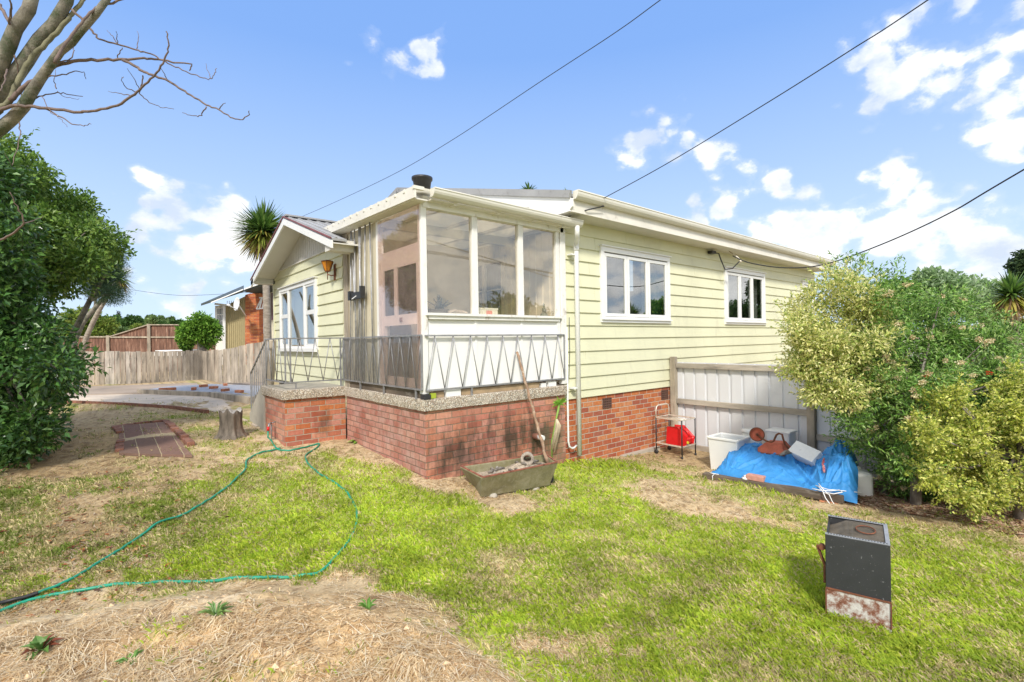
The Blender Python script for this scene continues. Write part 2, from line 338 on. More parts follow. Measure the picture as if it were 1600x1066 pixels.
RED = [(.48,.18,.11), (.56,.22,.13), (.40,.13,.085), (.62,.28,.18), (.52,.19,.13), (.58,.27,.20)]
ORG = [(.50,.15,.055), (.58,.20,.07), (.44,.11,.05), (.54,.17,.07), (.36,.10,.06), (.60,.24,.10)]
DK = (.035, .032, .022)
M['brk_front'] = brickmat('porch_brick', 0, RED, (.26,.19,.13), stain=[(.55,.25,.75,.5,.80,DK),(1.35,.35,.6,.42,.80,DK),(1.9,.28,.6,.4,.9,(.07,.06,.035)),(2.3,.1,.3,.5,.7,(.2,.17,.1))], white=.2, z0=.86)
M['brk_side'] = brickmat('porch_side_brick', 1, [(.44,.19,.14), (.50,.23,.17), (.38,.14,.10), (.54,.27,.20), (.46,.20,.16)], (.20,.14,.10), white=.45, z0=.86)
M['brk_land'] = brickmat('landing_brick', 0, ORG+RED, (.40,.34,.26), white=.15, stain=[(-.35,.45,.3,.3,.6,(.05,.035,.025))], z0=.86)
M['brk_lends'] = brickmat('landing_side_brick', 1, RED, (.30,.24,.18), white=.3, z0=.86)
M['brk_main'] = brickmat('foundation_brick', 0, ORG, (.48,.42,.34), white=.12, z0=.72)
M['brk_nb'] = brickmat('chimney_brick', 0, ORG, (.30,.2,.14), L=.25, Hh=.09)
# ------------------------------------------------------------------ ground
def sst(x): x = np.clip(x, 0, 1); return x*x*(3-2*x)
MC = (-4.05, -3.75)
def H0(x, y):
    x = np.asarray(x, float); y = np.asarray(y, float)
    h = np.interp(x, [0, .6, 1.5, 2.5, 3.3, 3.9, 5.4], [0, -.05, -.12, -.21, -.32, -.375, -.42]) - .08*np.clip(-y/.7, 0, 1)*np.clip((2.6-x)/1.6, 0, 1)*np.clip((x+1.2)/1.2, 0, 1) + .06*np.clip(y, 0, 5)*sst((1.5-x)/1.5*1.0+.0)
    d = np.hypot(x-MC[0], y-MC[1])
    h = h + .30*sst((3.05-d)/1.0) + .02*np.sin(x*1.7+1)*np.sin(y*1.3+.5)
    # shallow brick bed
    return h
def G(px, py, hf=None):
    z = 0.0
    for _ in range(30):
        p = on(px, py, 2, z); z = .5*z+.5*float(H0(p[0], p[1]))
    return np.array([p[0], p[1], z])
def hsh(ix, iy, s):
    n = (ix*374761393+iy*668265263+s*1442695041) & 0xffffffff
    n = ((n ^ (n >> 13))*1274126177) & 0xffffffff
    return ((n ^ (n >> 16)) & 0xffff)/65535.0
def vn(x, y, s=0):
    x = np.asarray(x, float); y = np.asarray(y, float)
    ix = np.floor(x).astype(np.int64); iy = np.floor(y).astype(np.int64); fx = x-ix; fy = y-iy
    fx = fx*fx*(3-2*fx); fy = fy*fy*(3-2*fy)
    return (hsh(ix, iy, s)*(1-fx)+hsh(ix+1, iy, s)*fx)*(1-fy)+(hsh(ix, iy+1, s)*(1-fx)+hsh(ix+1, iy+1, s)*fx)*fy
def fbm(x, y, s=0, o=4, g=.55):
    a = 0; w = 1; t = 0; f = 1
    for i in range(o): a = a+w*vn(x*f+17*i, y*f-9*i, s+i); t += w; w *= g; f *= 2.07
    return a/t
# turf control points: column, row, greenness, tone (0 dull olive, darkened for tree shade .. 1 bright)
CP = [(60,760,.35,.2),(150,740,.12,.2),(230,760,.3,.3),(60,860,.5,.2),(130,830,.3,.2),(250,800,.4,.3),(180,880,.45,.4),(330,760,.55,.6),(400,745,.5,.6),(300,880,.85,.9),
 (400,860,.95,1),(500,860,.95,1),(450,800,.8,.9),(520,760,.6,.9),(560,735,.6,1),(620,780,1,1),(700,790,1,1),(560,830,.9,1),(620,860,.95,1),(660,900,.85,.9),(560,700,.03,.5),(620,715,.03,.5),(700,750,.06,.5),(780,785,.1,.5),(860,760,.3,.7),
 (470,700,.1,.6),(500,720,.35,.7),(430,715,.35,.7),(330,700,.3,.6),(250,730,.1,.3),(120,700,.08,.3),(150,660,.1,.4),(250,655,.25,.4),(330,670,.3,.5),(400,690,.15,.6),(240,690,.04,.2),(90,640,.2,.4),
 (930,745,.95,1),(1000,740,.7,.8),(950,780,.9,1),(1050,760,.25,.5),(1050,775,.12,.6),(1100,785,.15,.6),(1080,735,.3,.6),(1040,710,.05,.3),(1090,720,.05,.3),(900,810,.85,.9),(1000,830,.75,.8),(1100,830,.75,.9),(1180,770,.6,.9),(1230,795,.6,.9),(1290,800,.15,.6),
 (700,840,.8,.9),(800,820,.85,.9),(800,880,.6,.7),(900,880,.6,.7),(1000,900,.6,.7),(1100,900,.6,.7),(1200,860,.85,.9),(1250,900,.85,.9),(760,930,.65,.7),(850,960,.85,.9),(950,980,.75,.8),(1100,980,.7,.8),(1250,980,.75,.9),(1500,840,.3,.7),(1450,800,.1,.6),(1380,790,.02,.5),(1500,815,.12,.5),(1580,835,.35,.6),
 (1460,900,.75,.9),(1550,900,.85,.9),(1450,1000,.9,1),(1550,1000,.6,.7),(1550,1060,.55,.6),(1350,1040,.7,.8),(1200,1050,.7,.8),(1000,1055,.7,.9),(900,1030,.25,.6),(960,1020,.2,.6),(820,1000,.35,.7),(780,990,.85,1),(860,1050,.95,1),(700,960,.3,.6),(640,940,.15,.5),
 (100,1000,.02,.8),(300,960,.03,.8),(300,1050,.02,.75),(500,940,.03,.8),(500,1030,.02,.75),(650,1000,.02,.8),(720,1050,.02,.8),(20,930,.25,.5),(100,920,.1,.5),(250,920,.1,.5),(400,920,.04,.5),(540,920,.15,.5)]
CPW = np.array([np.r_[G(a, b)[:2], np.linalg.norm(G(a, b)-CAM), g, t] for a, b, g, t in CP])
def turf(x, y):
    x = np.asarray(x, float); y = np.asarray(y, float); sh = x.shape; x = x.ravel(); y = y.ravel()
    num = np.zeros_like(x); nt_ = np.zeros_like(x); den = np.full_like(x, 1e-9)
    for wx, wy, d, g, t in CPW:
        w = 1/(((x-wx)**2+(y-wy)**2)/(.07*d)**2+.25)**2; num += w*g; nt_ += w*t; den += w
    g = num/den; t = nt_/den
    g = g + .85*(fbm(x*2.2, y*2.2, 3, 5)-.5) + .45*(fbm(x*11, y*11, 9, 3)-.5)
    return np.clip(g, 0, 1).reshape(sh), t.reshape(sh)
def axis(lo, hi, st, far):
    a = list(np.arange(lo, hi+1e-6, st)); s = st; p = a[-1]
    while p < far: s *= 1.35; p += s; a.append(p)
    s = st; p = a[0]; b = []
    while p > -far: s *= 1.35; p -= s; b.append(p)
    return np.array(b[::-1]+a)
gx = axis(-6.2, 6.2, .035, 900); gy = axis(-6.0, 7.5, .035, 900)
X, Y = np.meshgrid(gx, gy)
Z = H0(X, Y)
near = (np.hypot(X-CAM[0], Y-CAM[1]) < 16)
gr, tn = turf(X, Y); far = np.hypot(X, Y) > 16
md = sst((3.05-np.hypot(X-MC[0], Y-MC[1]))/.8)
bumpn = (fbm(X*6, Y*6, 21, 4)-.5)*(.035+.05*md) + (fbm(X*1.4, Y*1.4, 5, 3)-.5)*.06
ridged = np.abs(fbm(X*9, Y*9, 31, 3)-.5)*(-.05)*md
Z = np.where(far, Z, Z+(bumpn+ridged)*sst((14-np.hypot(X, Y))/4))
s1 = fbm(X*3.3, Y*3.3, 40, 5)[..., None]; s2 = fbm(X*17, Y*17, 50, 3)[..., None]; s3 = fbm(X*1.1, Y*1.1, 60, 3)[..., None]
straw = np.array([.70,.53,.31]); soil = np.array([.30,.20,.115]); clay = np.array([.66,.43,.20]); pale = np.array([.84,.70,.48])
base = straw*(1-s1)+pale*s1
k = sst((s2-.50)/.22)*.75; base = base*(1-k)+soil*k
k = (md[..., None])*sst((s3-.42)/.16)*.6; base = base*(1-k)+clay*k
dull = (1-np.clip(tn, 0, 1))[..., None]; base = base*(1-np.array([.64, .70, .80])*dull)  # low tone: browner dead lawn, plus the left trees' shade put into the colour
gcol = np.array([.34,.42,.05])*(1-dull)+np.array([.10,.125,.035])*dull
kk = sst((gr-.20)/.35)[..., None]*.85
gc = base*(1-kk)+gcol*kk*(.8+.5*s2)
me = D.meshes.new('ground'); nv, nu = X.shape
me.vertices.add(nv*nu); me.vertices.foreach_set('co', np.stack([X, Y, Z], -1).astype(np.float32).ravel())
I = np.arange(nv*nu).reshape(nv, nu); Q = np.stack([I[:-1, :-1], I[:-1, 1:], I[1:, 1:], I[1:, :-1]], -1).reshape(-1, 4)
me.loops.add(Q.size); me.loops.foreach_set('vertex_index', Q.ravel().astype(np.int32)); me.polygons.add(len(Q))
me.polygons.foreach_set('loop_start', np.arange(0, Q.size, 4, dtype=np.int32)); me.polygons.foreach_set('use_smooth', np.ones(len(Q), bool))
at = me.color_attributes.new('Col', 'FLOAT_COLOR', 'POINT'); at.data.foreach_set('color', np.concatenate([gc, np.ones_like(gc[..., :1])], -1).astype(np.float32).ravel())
def gmat():
    m = D.materials.new('earth_and_turf'); m.use_nodes = True; t = NT(m.node_tree); b = m.node_tree.nodes['Principled BSDF']
    a = t.n('ShaderNodeAttribute', {'attribute_name': 'Col'}).outputs['Color']; g = t.n('ShaderNodeNewGeometry').outputs['Position']
    n = t.noise(g, 55, 6, .7); c = t.mix(1.0, a, t.ramp(n, [(.25, (.55,)*3), (.5, (1,)*3), (.75, (1.3,)*3)]), 'MULTIPLY')
    m.node_tree.links.new(c, b.inputs['Base Color']); b.inputs['Roughness'].default_value = .95; b.inputs['Specular IOR Level'].default_value = .15
    bn = t.n('ShaderNodeBump', None, Height=t.noise(g, 90, 5, .7), Strength=.6, Distance=.012); m.node_tree.links.new(bn.outputs[0], b.inputs['Normal']); return m
me.materials.append(gmat()); me.update(calc_edges=True)
finish(D.objects.new('ground', me), 'structure')
def Hs(x, y):   # height of the built ground
    x = np.asarray(x, float); y = np.asarray(y, float); m_ = sst((3.05-np.hypot(x-MC[0], y-MC[1]))/.8)
    return H0(x, y)+((fbm(x*6, y*6, 21, 4)-.5)*(.035+.05*m_)+(fbm(x*1.4, y*1.4, 5, 3)-.5)*.06-np.abs(fbm(x*9, y*9, 31, 3)-.5)*.05*m_)*sst((14-np.hypot(x, y))/4)
def keepout(x, y):
    return ((x > -.02) & (y > -.02)) | ((x > -1.0) & (y > 2.5)) | ((x > 5.35) & (y > -6)) | ((x+y*.0 > 0.3) & (x < 1.1) & (y < -4.0) & (y > -4.75) & False)
def scatter(n, row0=560, margin=260):
    """points on the ground spread evenly over what a wide view sees, so density falls with distance"""
    px = RNG.uniform(-margin, 1600+margin, n); py = 545+(1120-545)*RNG.uniform(((row0-545)/575), 1.12, n)
    d = np.stack([(px-800)/F, -(py-533)/F, np.ones(n)], 0); r = (_R.T @ d).T
    z = np.zeros(n)
    for _ in range(14):
        t_ = (z-CAM[2])/r[:, 2]; p = CAM+r*t_[:, None]; z = .5*z+.5*H0(p[:, 0], p[:, 1])
    return p[:, 0], p[:, 1], t_
def blades(x, y, h, w, lean, ang, bow=.5):
    """grass blades as quads folded from a base edge to a tip: (N,4,3)"""
    z = Hs(x, y)-.004; n = len(x); ca, sa = np.cos(ang), np.sin(ang)
    b0 = np.stack([x-sa*w/2, y+ca*w/2, z], -1); b1 = np.stack([x+sa*w/2, y-ca*w/2, z], -1)
    mx = np.stack([x+ca*lean*h*.4+sa*w*.35, y+sa*lean*h*.4-ca*w*.35, z+h*.6], -1)
    tp = np.stack([x+ca*lean*h, y+sa*lean*h, z+h*np.sqrt(np.clip(1-lean*lean*bow, .04, 1))], -1)
    return np.stack([b0, b1, mx, tp], 1)
gm = colmat('grass_blade', .6, .35, .25)
x, y, d = scatter(620000); g_, t_ = turf(x, y); ok = (RNG.random(len(x)) < sst((g_-.12)/.36)) & ~keepout(x, y) & (d < 13)
ok &= RNG.random(len(x)) > .88*sst((3.05-np.hypot(x-MC[0], y-MC[1]))/.5); x, y, d, g_, t_ = x[ok], y[ok], d[ok], g_[ok], t_[ok]; n = len(x)
edge = 1+1.3*np.exp(-((x-2.95)**2/.25+(y+.45)**2/.12))+.9*np.exp(-np.abs(y+.12)/.12)*(x > 2.4)+.15*np.exp(-((x-.62)**2+(y+4.3)**2)/.09)+.7*np.exp(-np.abs(x-3.70)/.12)*(y > -3.5)*(y < -1.4)
h = edge*RNG.uniform(.012, .034, n)*(1+.5*g_)*(1+.05*d); w = RNG.uniform(.003, .0055, n)*(.7+.22*d)
r = RNG.random((n, 1)); gg = np.array([.30,.46,.03])*(1-r)+np.array([.54,.60,.06])*r
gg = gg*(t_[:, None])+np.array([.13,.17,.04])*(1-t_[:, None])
dr = RNG.random(n) < (.16+.5*sst((.85-g_)/.5))*sst((fbm(x*7, y*7, 61, 3)-.28)/.3)*1.25; gg[dr] = np.array([.60,.50,.26])*RNG.uniform(.7, 1.15, (dr.sum(), 1))
pt = fbm(x*4, y*4, 77, 3)[:, None]; gg = gg*(.55+.9*pt)
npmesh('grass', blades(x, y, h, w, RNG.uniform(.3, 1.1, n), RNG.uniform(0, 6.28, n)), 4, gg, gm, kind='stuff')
# dry straw lying on the bare ground
x, y, d = scatter(300000); g_, t_ = turf(x, y); ok = (RNG.random(len(x)) < (.15+.85*sst((.62-g_)/.4))*sst((fbm(x*3, y*3, 33, 4)-.22)/.35)*(1-.5*sst((3.05-np.hypot(x-MC[0], y-MC[1]))/.6))) & ~keepout(x, y) & (d < 13)
x, y, d, t_ = x[ok], y[ok], d[ok], t_[ok]; n = len(x); a = RNG.uniform(0, 6.28, n)+fbm(x*2, y*2, 90, 2)*5; L = RNG.uniform(.010, .048, n)*(.9+.05*d)*(1+1.2*(RNG.random(n) < .06)); w = RNG.uniform(.0010, .0022, n)*(.7+.28*d)
z = Hs(x, y)+RNG.uniform(.001, .012, n); ca, sa = np.cos(a), np.sin(a); z2 = Hs(x+ca*L, y+sa*L)+RNG.uniform(.001, .016, n)
V = np.stack([np.stack([x-sa*w, y+ca*w, z], -1), np.stack([x+sa*w, y-ca*w, z], -1), np.stack([x+ca*L+sa*w*.4, y+sa*L-ca*w*.4, z2], -1), np.stack([x+ca*L-sa*w*.4, y+sa*L+ca*w*.4, z2], -1)], 1)
c = np.array([[.88,.70,.42],[.78,.56,.29],[.92,.80,.58],[.58,.38,.20],[.38,.23,.12]])[RNG.choice(5, n, p=[.3,.25,.2,.15,.1])]*RNG.uniform(.8, 1.1, (n, 1))*(.40+.60*np.clip(t_*1.3, 0, 1))[:, None]  # straw colour darkened at low tone too, for the same tree shade
npmesh('straw', V, 4, c, gm, kind='stuff')
x, y, d = scatter(150000, 700, 150); m_ = sst((3.05-np.hypot(x-MC[0], y-MC[1]))/.6); ok = (RNG.random(len(x)) < m_*.75*sst((fbm(x*2.5, y*2.5, 133, 4)-.42)/.2)) & (d < 6); x, y, d = x[ok], y[ok], d[ok]; n = len(x)
a = fbm(x*1.3, y*1.3, 91, 2)*9+RNG.normal(0, .9, n); L = RNG.uniform(.03, .11, n); w = RNG.uniform(.0009, .002, n)*(.8+.25*d); ca, sa = np.cos(a), np.sin(a); z = Hs(x, y)+RNG.uniform(.001, .02, n); z2 = Hs(x+ca*L, y+sa*L)+RNG.uniform(.001, .028, n)
V = np.stack([np.stack([x-sa*w, y+ca*w, z], -1), np.stack([x+sa*w, y-ca*w, z], -1), np.stack([x+ca*L+sa*w*.4, y+sa*L-ca*w*.4, z2], -1), np.stack([x+ca*L-sa*w*.4, y+sa*L+ca*w*.4, z2], -1)], 1)
npmesh('dead_grass', V, 4, np.array([[.80,.64,.40],[.70,.51,.28],[.86,.76,.56],[.42,.27,.14]])[RNG.choice(4, n, p=[.35,.3,.2,.15])]*RNG.uniform(.75, 1.05, (n, 1)), gm, kind='stuff')
# clods and pebbles on the bare mound
def lumps(x, y, s, cols, name, mt, flat=.6):
    n = len(x); oc = np.array([[1,0,0],[0,1,0],[-1,0,0],[0,-1,0],[0,0,1],[0,0,-1.0]]); fc = np.array([[0,1,4],[1,2,4],[2,3,4],[3,0,4],[1,0,5],[2,1,5],[3,2,5],[0,3,5]])
    vv = oc[None]*(s[:, None, None]*RNG.uniform(.6, 1.3, (n, 6, 1))); vv[:, :, 2] *= flat
    an = RNG.uniform(0, 6.28, n); ca, sa = np.cos(an)[:, None], np.sin(an)[:, None]
    vx = vv[:, :, 0]*ca-vv[:, :, 1]*sa; vy = vv[:, :, 0]*sa+vv[:, :, 1]*ca; vv[:, :, 0] = vx; vv[:, :, 1] = vy
    vv += np.stack([x, y, Hs(x, y)+s*.15], -1)[:, None]
    T = vv[:, fc].reshape(-1, 3, 3); return npmesh(name, T, 3, np.repeat(cols, 8, 0), mt, kind='stuff')
gd = colmat('clod', .95, 0, .1)
x, y, d = scatter(20000, 640, 150); m_ = sst((3.05-np.hypot(x-MC[0], y-MC[1]))/.8); g_, t_ = turf(x, y)
ok = (RNG.random(len(x)) < .12+.6*m_) & (g_ < .45) & ~keepout(x, y) & (d < 9); x, y, m_ = x[ok], y[ok], m_[ok]; n = len(x)
lumps(x, y, .003+.013*RNG.random(n)**6*(1+.6*m_), np.array([.52,.38,.23])*RNG.uniform(.5, 1.35, (n, 1)), 'pebbles', gd)
# fallen leaves under the trees at left, bark mulch under the shrubs at right
def litter(x, y, sz, cols, name):
    n = len(x); a = RNG.uniform(0, 6.28, n); ca, sa = np.cos(a), np.sin(a); z = Hs(x, y)+RNG.uniform(.006, .02, n); t1 = RNG.uniform(-.5, .5, n)*sz; t2 = RNG.uniform(-.3, .5, n)*sz
    V = np.stack([np.stack([x-ca*sz, y-sa*sz, z], -1), np.stack([x+sa*sz*.45, y-ca*sz*.45, z+np.abs(t1)], -1), np.stack([x+ca*sz, y+sa*sz, z+t2*.5], -1), np.stack([x-sa*sz*.45, y+ca*sz*.45, z+np.abs(t1)*.6], -1)], 1)
    return npmesh(name, V, 4, cols, gd, kind='stuff')
x, y, d = scatter(16000, 640, 150); gp = G(120, 800); ok = (np.hypot((x-gp[0]), (y-gp[1])*.6) < 1.5*np.sqrt(RNG.random(len(x)))+.1) & (RNG.random(len(x)) < .42) & ~keepout(x, y)
x, y = x[ok], y[ok]; n = len(x)
litter(x, y, RNG.uniform(.015, .036, n), np.array([[.16,.05,.03],[.30,.10,.04],[.09,.05,.035],[.38,.22,.09]])[RNG.integers(0, 4, n)], 'fallen_leaves')
x = RNG.uniform(3.9, 5.4, 9000); y = RNG.uniform(-5.4, -2.6, 9000); ok = (x > 3.75+.5*fbm(y*2, y*0, 8, 3)+np.clip(-3.2-y, 0, 9)*.05) ; x, y = x[ok], y[ok]; n = len(x)
litter(x, y, RNG.uniform(.012, .035, n), np.array([[.45,.28,.18],[.30,.15,.09],[.55,.42,.30],[.20,.11,.07],[.5,.33,.24]])[RNG.integers(0, 5, n)], 'bark_mulch')
# ------------------------------------------------------------------ paths at left
def sheet(name, px, m, lift=.02, th=.06, kind='structure'):
    pts = [G(*p) for p in px]; mb = MB(); mb.prism([(p[0], p[1], float(H0(p[0], p[1]))+lift-th) for p in pts], (0, 0, th)); return build(name, mb, m, kind=kind)
M['path'] = mat('worn_concrete_path', (.66,.54,.41), .9, .1, 1.2, .2, 50, dirt=((.28,.24,.20), .48, .8, 1.5))
M['drive'] = mat('old_driveway', (.36,.28,.21), .95, .12, .8, .2, 40)
sheet('path', [(20,629),(110,628),(200,632),(270,637),(330,643),(372,653),(400,668),(414,664),(414,610),(330,606),(60,612)], M['path'], .015)
sheet('driveway', [(0,620),(100,619),(218,616),(300,611),(414,604),(414,594),(300,600),(100,606),(0,607)], M['drive'], .03, .08)
def curb(name, px, w, h, m, label, cat, group=None, z=None, seg=False):
    pts = [G(*p) for p in px]; mb = MB()
    for a, b in zip(pts[:-1], pts[1:]):
        mb.bar((a[0], a[1], float(H0(a[0], a[1]))+h/2-.02), (b[0], b[1], float(H0(b[0], b[1]))+h/2-.02), w, h)
    o = build(name, mb, m); tag(o, label, cat, group); return o
curb('path_edging', [(60,629),(110,630),(200,634),(270,639),(325,646)], .05, .09, M['redbrick'], 'thin brown brick edging along the near side of the concrete path', 'edging')
curb('timber_sleeper', [(218,615),(262,617),(330,620.5)], .14, .15, M['timber'], 'grey timber sleeper edging the weed mat, farther of the two', 'timber', 'timber sleepers by the path')
curb('timber_sleeper', [(332,621),(395,630)], .16, .17, M['timber'], 'grey timber sleeper edging the weed mat, nearer the steps', 'timber', 'timber sleepers by the path')
tarp2 = sheet('weed_mat', [(232,613),(330,618),(396,627),(410,606),(330,604),(262,608)], mat('weed_mat', (.42,.43,.46), .5, .25, 4, .5, 9, dirt=((.12,.12,.13), .5, .7, 4)), .09, .03, None)
tag(tarp2, 'crumpled grey weed mat weighed down with bricks beside the fence', 'ground sheet')
for i, (px, py, w_) in enumerate([(268,614.5,.9),(303,614,.8),(334,612,.8),(352,616.5,.9),(374,619,.9),(318,609,.7),(352,607,.7),(256,615,.7)]):
    g = G(px, py); R_ = Matrix.Rotation(i*1.3, 3, 'Z'); mb = MB(); z = float(H0(g[0], g[1]))+.09
    mb.box((g[0]-.115, g[1]-.055, z), (g[0]+.115, g[1]+.055, z+.075), R_); o = build('brick', mb, M['orangebrick'] if 'orangebrick' in M else M['rust'] if i == 3 else M['pinkbrick'], bevel=.006)
    tag(o, ['brick at the front edge of the grey weed mat, left of the centre','brick on the front edge of the weed mat, middle one','loose brick lying in the middle of the grey weed mat','rust brown brick on the weed mat edge','brick on the weed mat closest to the steps','far brick on the weed mat, left one','far brick on the weed mat, right one','leftmost brick at the pointed end of the weed mat'][i], 'brick', 'bricks holding down the weed mat')
# brick garden bed: edging bricks laid end to end round a patch of brown paving
bed = thing('brick_bed', 'small rectangular garden bed edged with old red bricks in the dry lawn', 'garden bed', G(235, 690))
pv = [G(*p) for p in [(186,712),(186,668),(258,662),(300,715)]]; mb = MB(); mb.prism([(p[0], p[1], float(H0(p[0], p[1]))-.0) for p in pv], (0, 0, .035))
build('paving', mb, brickmat('bed_paving', 0, [(.22,.13,.10),(.26,.16,.12),(.19,.12,.09)], (.40,.32,.2), Hh=.11), bed)
nbk = 0
for (p0, p1, lay) in [((183,668),(258,660),1),((258,660),(299,698),1),((180,668),(187,678),0),((189,688),(186,708),0)]:
    a, b = G(*p0), G(*p1); L = np.linalg.norm(b-a); k = max(1, int(L/.24)); u = (b-a)/L
    for i in range(k):
        c = a+u*(i+.5)*L/k+np.r_[RNG.normal(0, .006, 2), 0]; ang = math.atan2(u[1], u[0])+RNG.normal(0, .03); hz = float(H0(c[0], c[1]))
        mb = MB(); mb.box((c[0]-.112, c[1]-.05, hz-.03), (c[0]+.112, c[1]+.05, hz+(.055 if lay else .04)+RNG.normal(0, .006)), Matrix.Rotation(ang, 3, 'Z')); build('edging_brick', mb, M['redbrick'], bed, bevel=.008); nbk += 1
# ------------------------------------------------------------------ the house
hs = thing('house', 'pale yellow weatherboard house with red brick base and glazed corner porch', 'house', (0, 0, 0))
WY = .07                                     # face of the long wall
def boards(mb, ax, face, u0, u1, z0, z1, pitch, holes, lip=.024, th=.02, out=-1):
    """lapped boards on a wall whose outer face looks along -Y (ax=0) or -X (ax=1)"""
    z = z1
    def piece(ua, ub, za, zb, b0):
        if ub-ua < .004 or zb-za < .003: return
        oa = lip*(1-(za-b0)/pitch); ob = lip*(1-(zb-b0)/pitch)
        def p(u, o, zz): return (u, face+out*o, zz) if ax == 0 else (face+out*o, u, zz)
        vs = [p(ua, oa, za), p(ub, oa, za), p(ub, ob, zb), p(ua, ob, zb), p(ua, -th, za), p(ub, -th, za), p(ub, -th, zb), p(ua, -th, zb)]
        mb.add(vs, [(0,1,2,3),(4,0,3,7),(1,5,6,2),(4,5,1,0),(3,2,6,7),(5,4,7,6)])
    while z > z0+.01:
        b0 = z-pitch; lo = max(z0, b0); cuts = [z]
        hs_ = [h for h in holes if h[3] > lo and h[2] < z]
        jn = {u0+(u1-u0)*random.random() for _ in range(max(1, int((u1-u0)/4.2)))}; us = sorted({u0, u1}|{h[0] for h in hs_}|{h[1] for h in hs_}|jn)
        for ua, ub in zip(us[:-1], us[1:]):
            if ub in jn: ub -= .005
            hh = [h for h in hs_ if h[0] <= ua+1e-6 and h[1] >= ub-1e-6]
            if not hh: piece(ua, ub, lo, z-.0, b0)
            else:
                h = hh[0]
                if h[2] > lo: piece(ua, ub, lo, h[2], b0)
                if h[3] < z: piece(ua, ub, h[3], z, b0)
        z = b0
WIN = [(3.40,5.46,1.985,3.27),(7.67,9.72,1.99,3.275),(12.15,13.05,2.35,3.25)]
mb = MB(); boards(mb, 0, WY, 2.52, 13.2, .76, 3.60, .2085, WIN); build('wall', mb, M['board'], hs)
mb = MB(); mb.box((2.50, WY+.0215, .70), (3.44, WY+.06, 3.6)); mb.box((5.42, WY+.021, .70), (7.71, WY+.06, 3.6)); mb.box((9.68, WY+.021, .7), (12.19, WY+.06, 3.6)); mb.box((13.0, WY+.021, .7), (13.2, WY+.06, 3.6))
mb.box((3.44, WY+.021, .70), (5.42, WY+.06, 2.02)); mb.box((7.71, WY+.021, .7), (9.68, WY+.06, 2.03)); mb.box((3.44, WY+.021, 3.24), (5.42, WY+.06, 3.6)); mb.box((7.71, WY+.021, 3.24), (9.68, WY+.06, 3.6)); mb.box((12.19, WY+.021, .7), (13.0, WY+.06, 2.38))
mb.box((13.15, .14, .7), (13.2, 10.1, 3.6)); mb.box((2.6, 10.0, .7), (13.15, 10.1, 3.6)); build('wall_core', mb, M['midint'], hs)
GW = (3.83, 6.22, 1.585, 2.91)
mb = MB(); boards(mb, 1, 0.0, 2.60, 6.76, .9, 3.335, .186, [GW]); build('gable_wall', mb, M['board'], hs)
mb = MB(); mb.box((.021, 2.60, .9), (.06, 3.87, 3.36)); mb.box((.021, 6.18, .9), (.06, 6.76, 3.5)); mb.box((.021, 3.87, .9), (.06, 6.18, 1.6)); mb.box((.021, 3.87, 2.90), (.06, 6.18, 3.5)); mb.box((.06, 6.70, .4), (5, 6.76, 3.4)); mb.box((.06, 2.61, .9), (2.5, 2.66, 3.5)); build('wall_core', mb, M['midint'], hs)
build('corner_board', MB().box((-.035, 6.74, .9), (.02, 6.80, 3.33)), M['board'], hs); build('corner_board', MB().box((2.49, WY-.03, .73), (2.53, WY+.02, 3.55)), M['board'], hs)
# vertical cladding in the gables: battens over sheet
def gablepanel(x, ys, zlo, apex_y, apex_z, slope, m, wy=.115, flat_top=None):
    mb = MB(); y = ys[0]; y1 = ys[1]
    def top(y_): return apex_z-abs(y_-apex_y)*slope
    n = int((y1-y)/wy)
    for i in range(n):
        a = y+i*wy; b = min(a+wy, y1); za, zb = max(top(a), zlo), max(top(b), zlo)
        mb.prism([(x, a+.006, zlo), (x, b-.006, zlo), (x, b-.006, zb), (x, a+.006, za)], (.02, 0, 0))
        mb.prism([(x+.012, a-.006, zlo), (x+.012, a+.006, zlo), (x+.012, a+.006, za), (x+.012, a-.006, za)], (.02, 0, 0))
    return build('gable_cladding', mb, m, hs)
AY, AZ, GS = 4.33, 4.03, .332
gablepanel(-.012, (2.5, 6.80), 3.335, AY, AZ-.045, GS, M['batten'])
mb = MB(); mb.box((-.035, 2.5, 3.318), (.0, 6.80, 3.337)); build('flashing', mb, M['soffit'], hs)
# wing roof
def slab(mb, pts, th): mb.prism(pts, (0, 0, th))
xa, xb = -.42, 6.0; yL, yR = 7.02, 1.90
zL, zR = AZ-(yL-AY)*GS, AZ-(AY-yR)*GS
mb = MB(); slab(mb, [(xa, AY, AZ), (xb, AY, AZ), (xb, yL, zL), (xa, yL, zL)], .035); slab(mb, [(xa, yR, zR), (-.20, yR, zR), (-.20, AY, AZ), (xa, AY, AZ)], .035); slab(mb, [(-.20, 2.58, AZ-(AY-2.58)*GS), (xb, 2.58, AZ-(AY-2.58)*GS), (xb, AY, AZ), (-.20, AY, AZ)], .035)
for i in range(36):
    x_ = xa+.06+i*.17
    mb.bar((x_, AY, AZ+.045), (x_, yL, zL+.045), .03, .02); y_ = yR if x_ < -.22 else 2.6; mb.bar((x_, AY, AZ+.045), (x_, y_, AZ-(AY-y_)*GS+.045), .03, .02)
build('roof', mb, M['roof'], hs)
mb = MB(); mb.bar((xa, AY, AZ+.06), (xb, AY, AZ+.06), .16, .03); build('ridge_cap', mb, M['roof'], hs)
mb = MB(); zo = -.13
for (ya, za, yb, zb) in [(AY, AZ, yL, zL), (AY, AZ, yR, zR)]:
    mb.prism([(xa-.02, ya, za+.0), (xa-.02, yb, zb+.0), (xa-.02, yb, zb-.115), (xa-.02, ya, za-.115)], (.03, 0, 0))
build('bargeboard', mb, M['white'], hs)
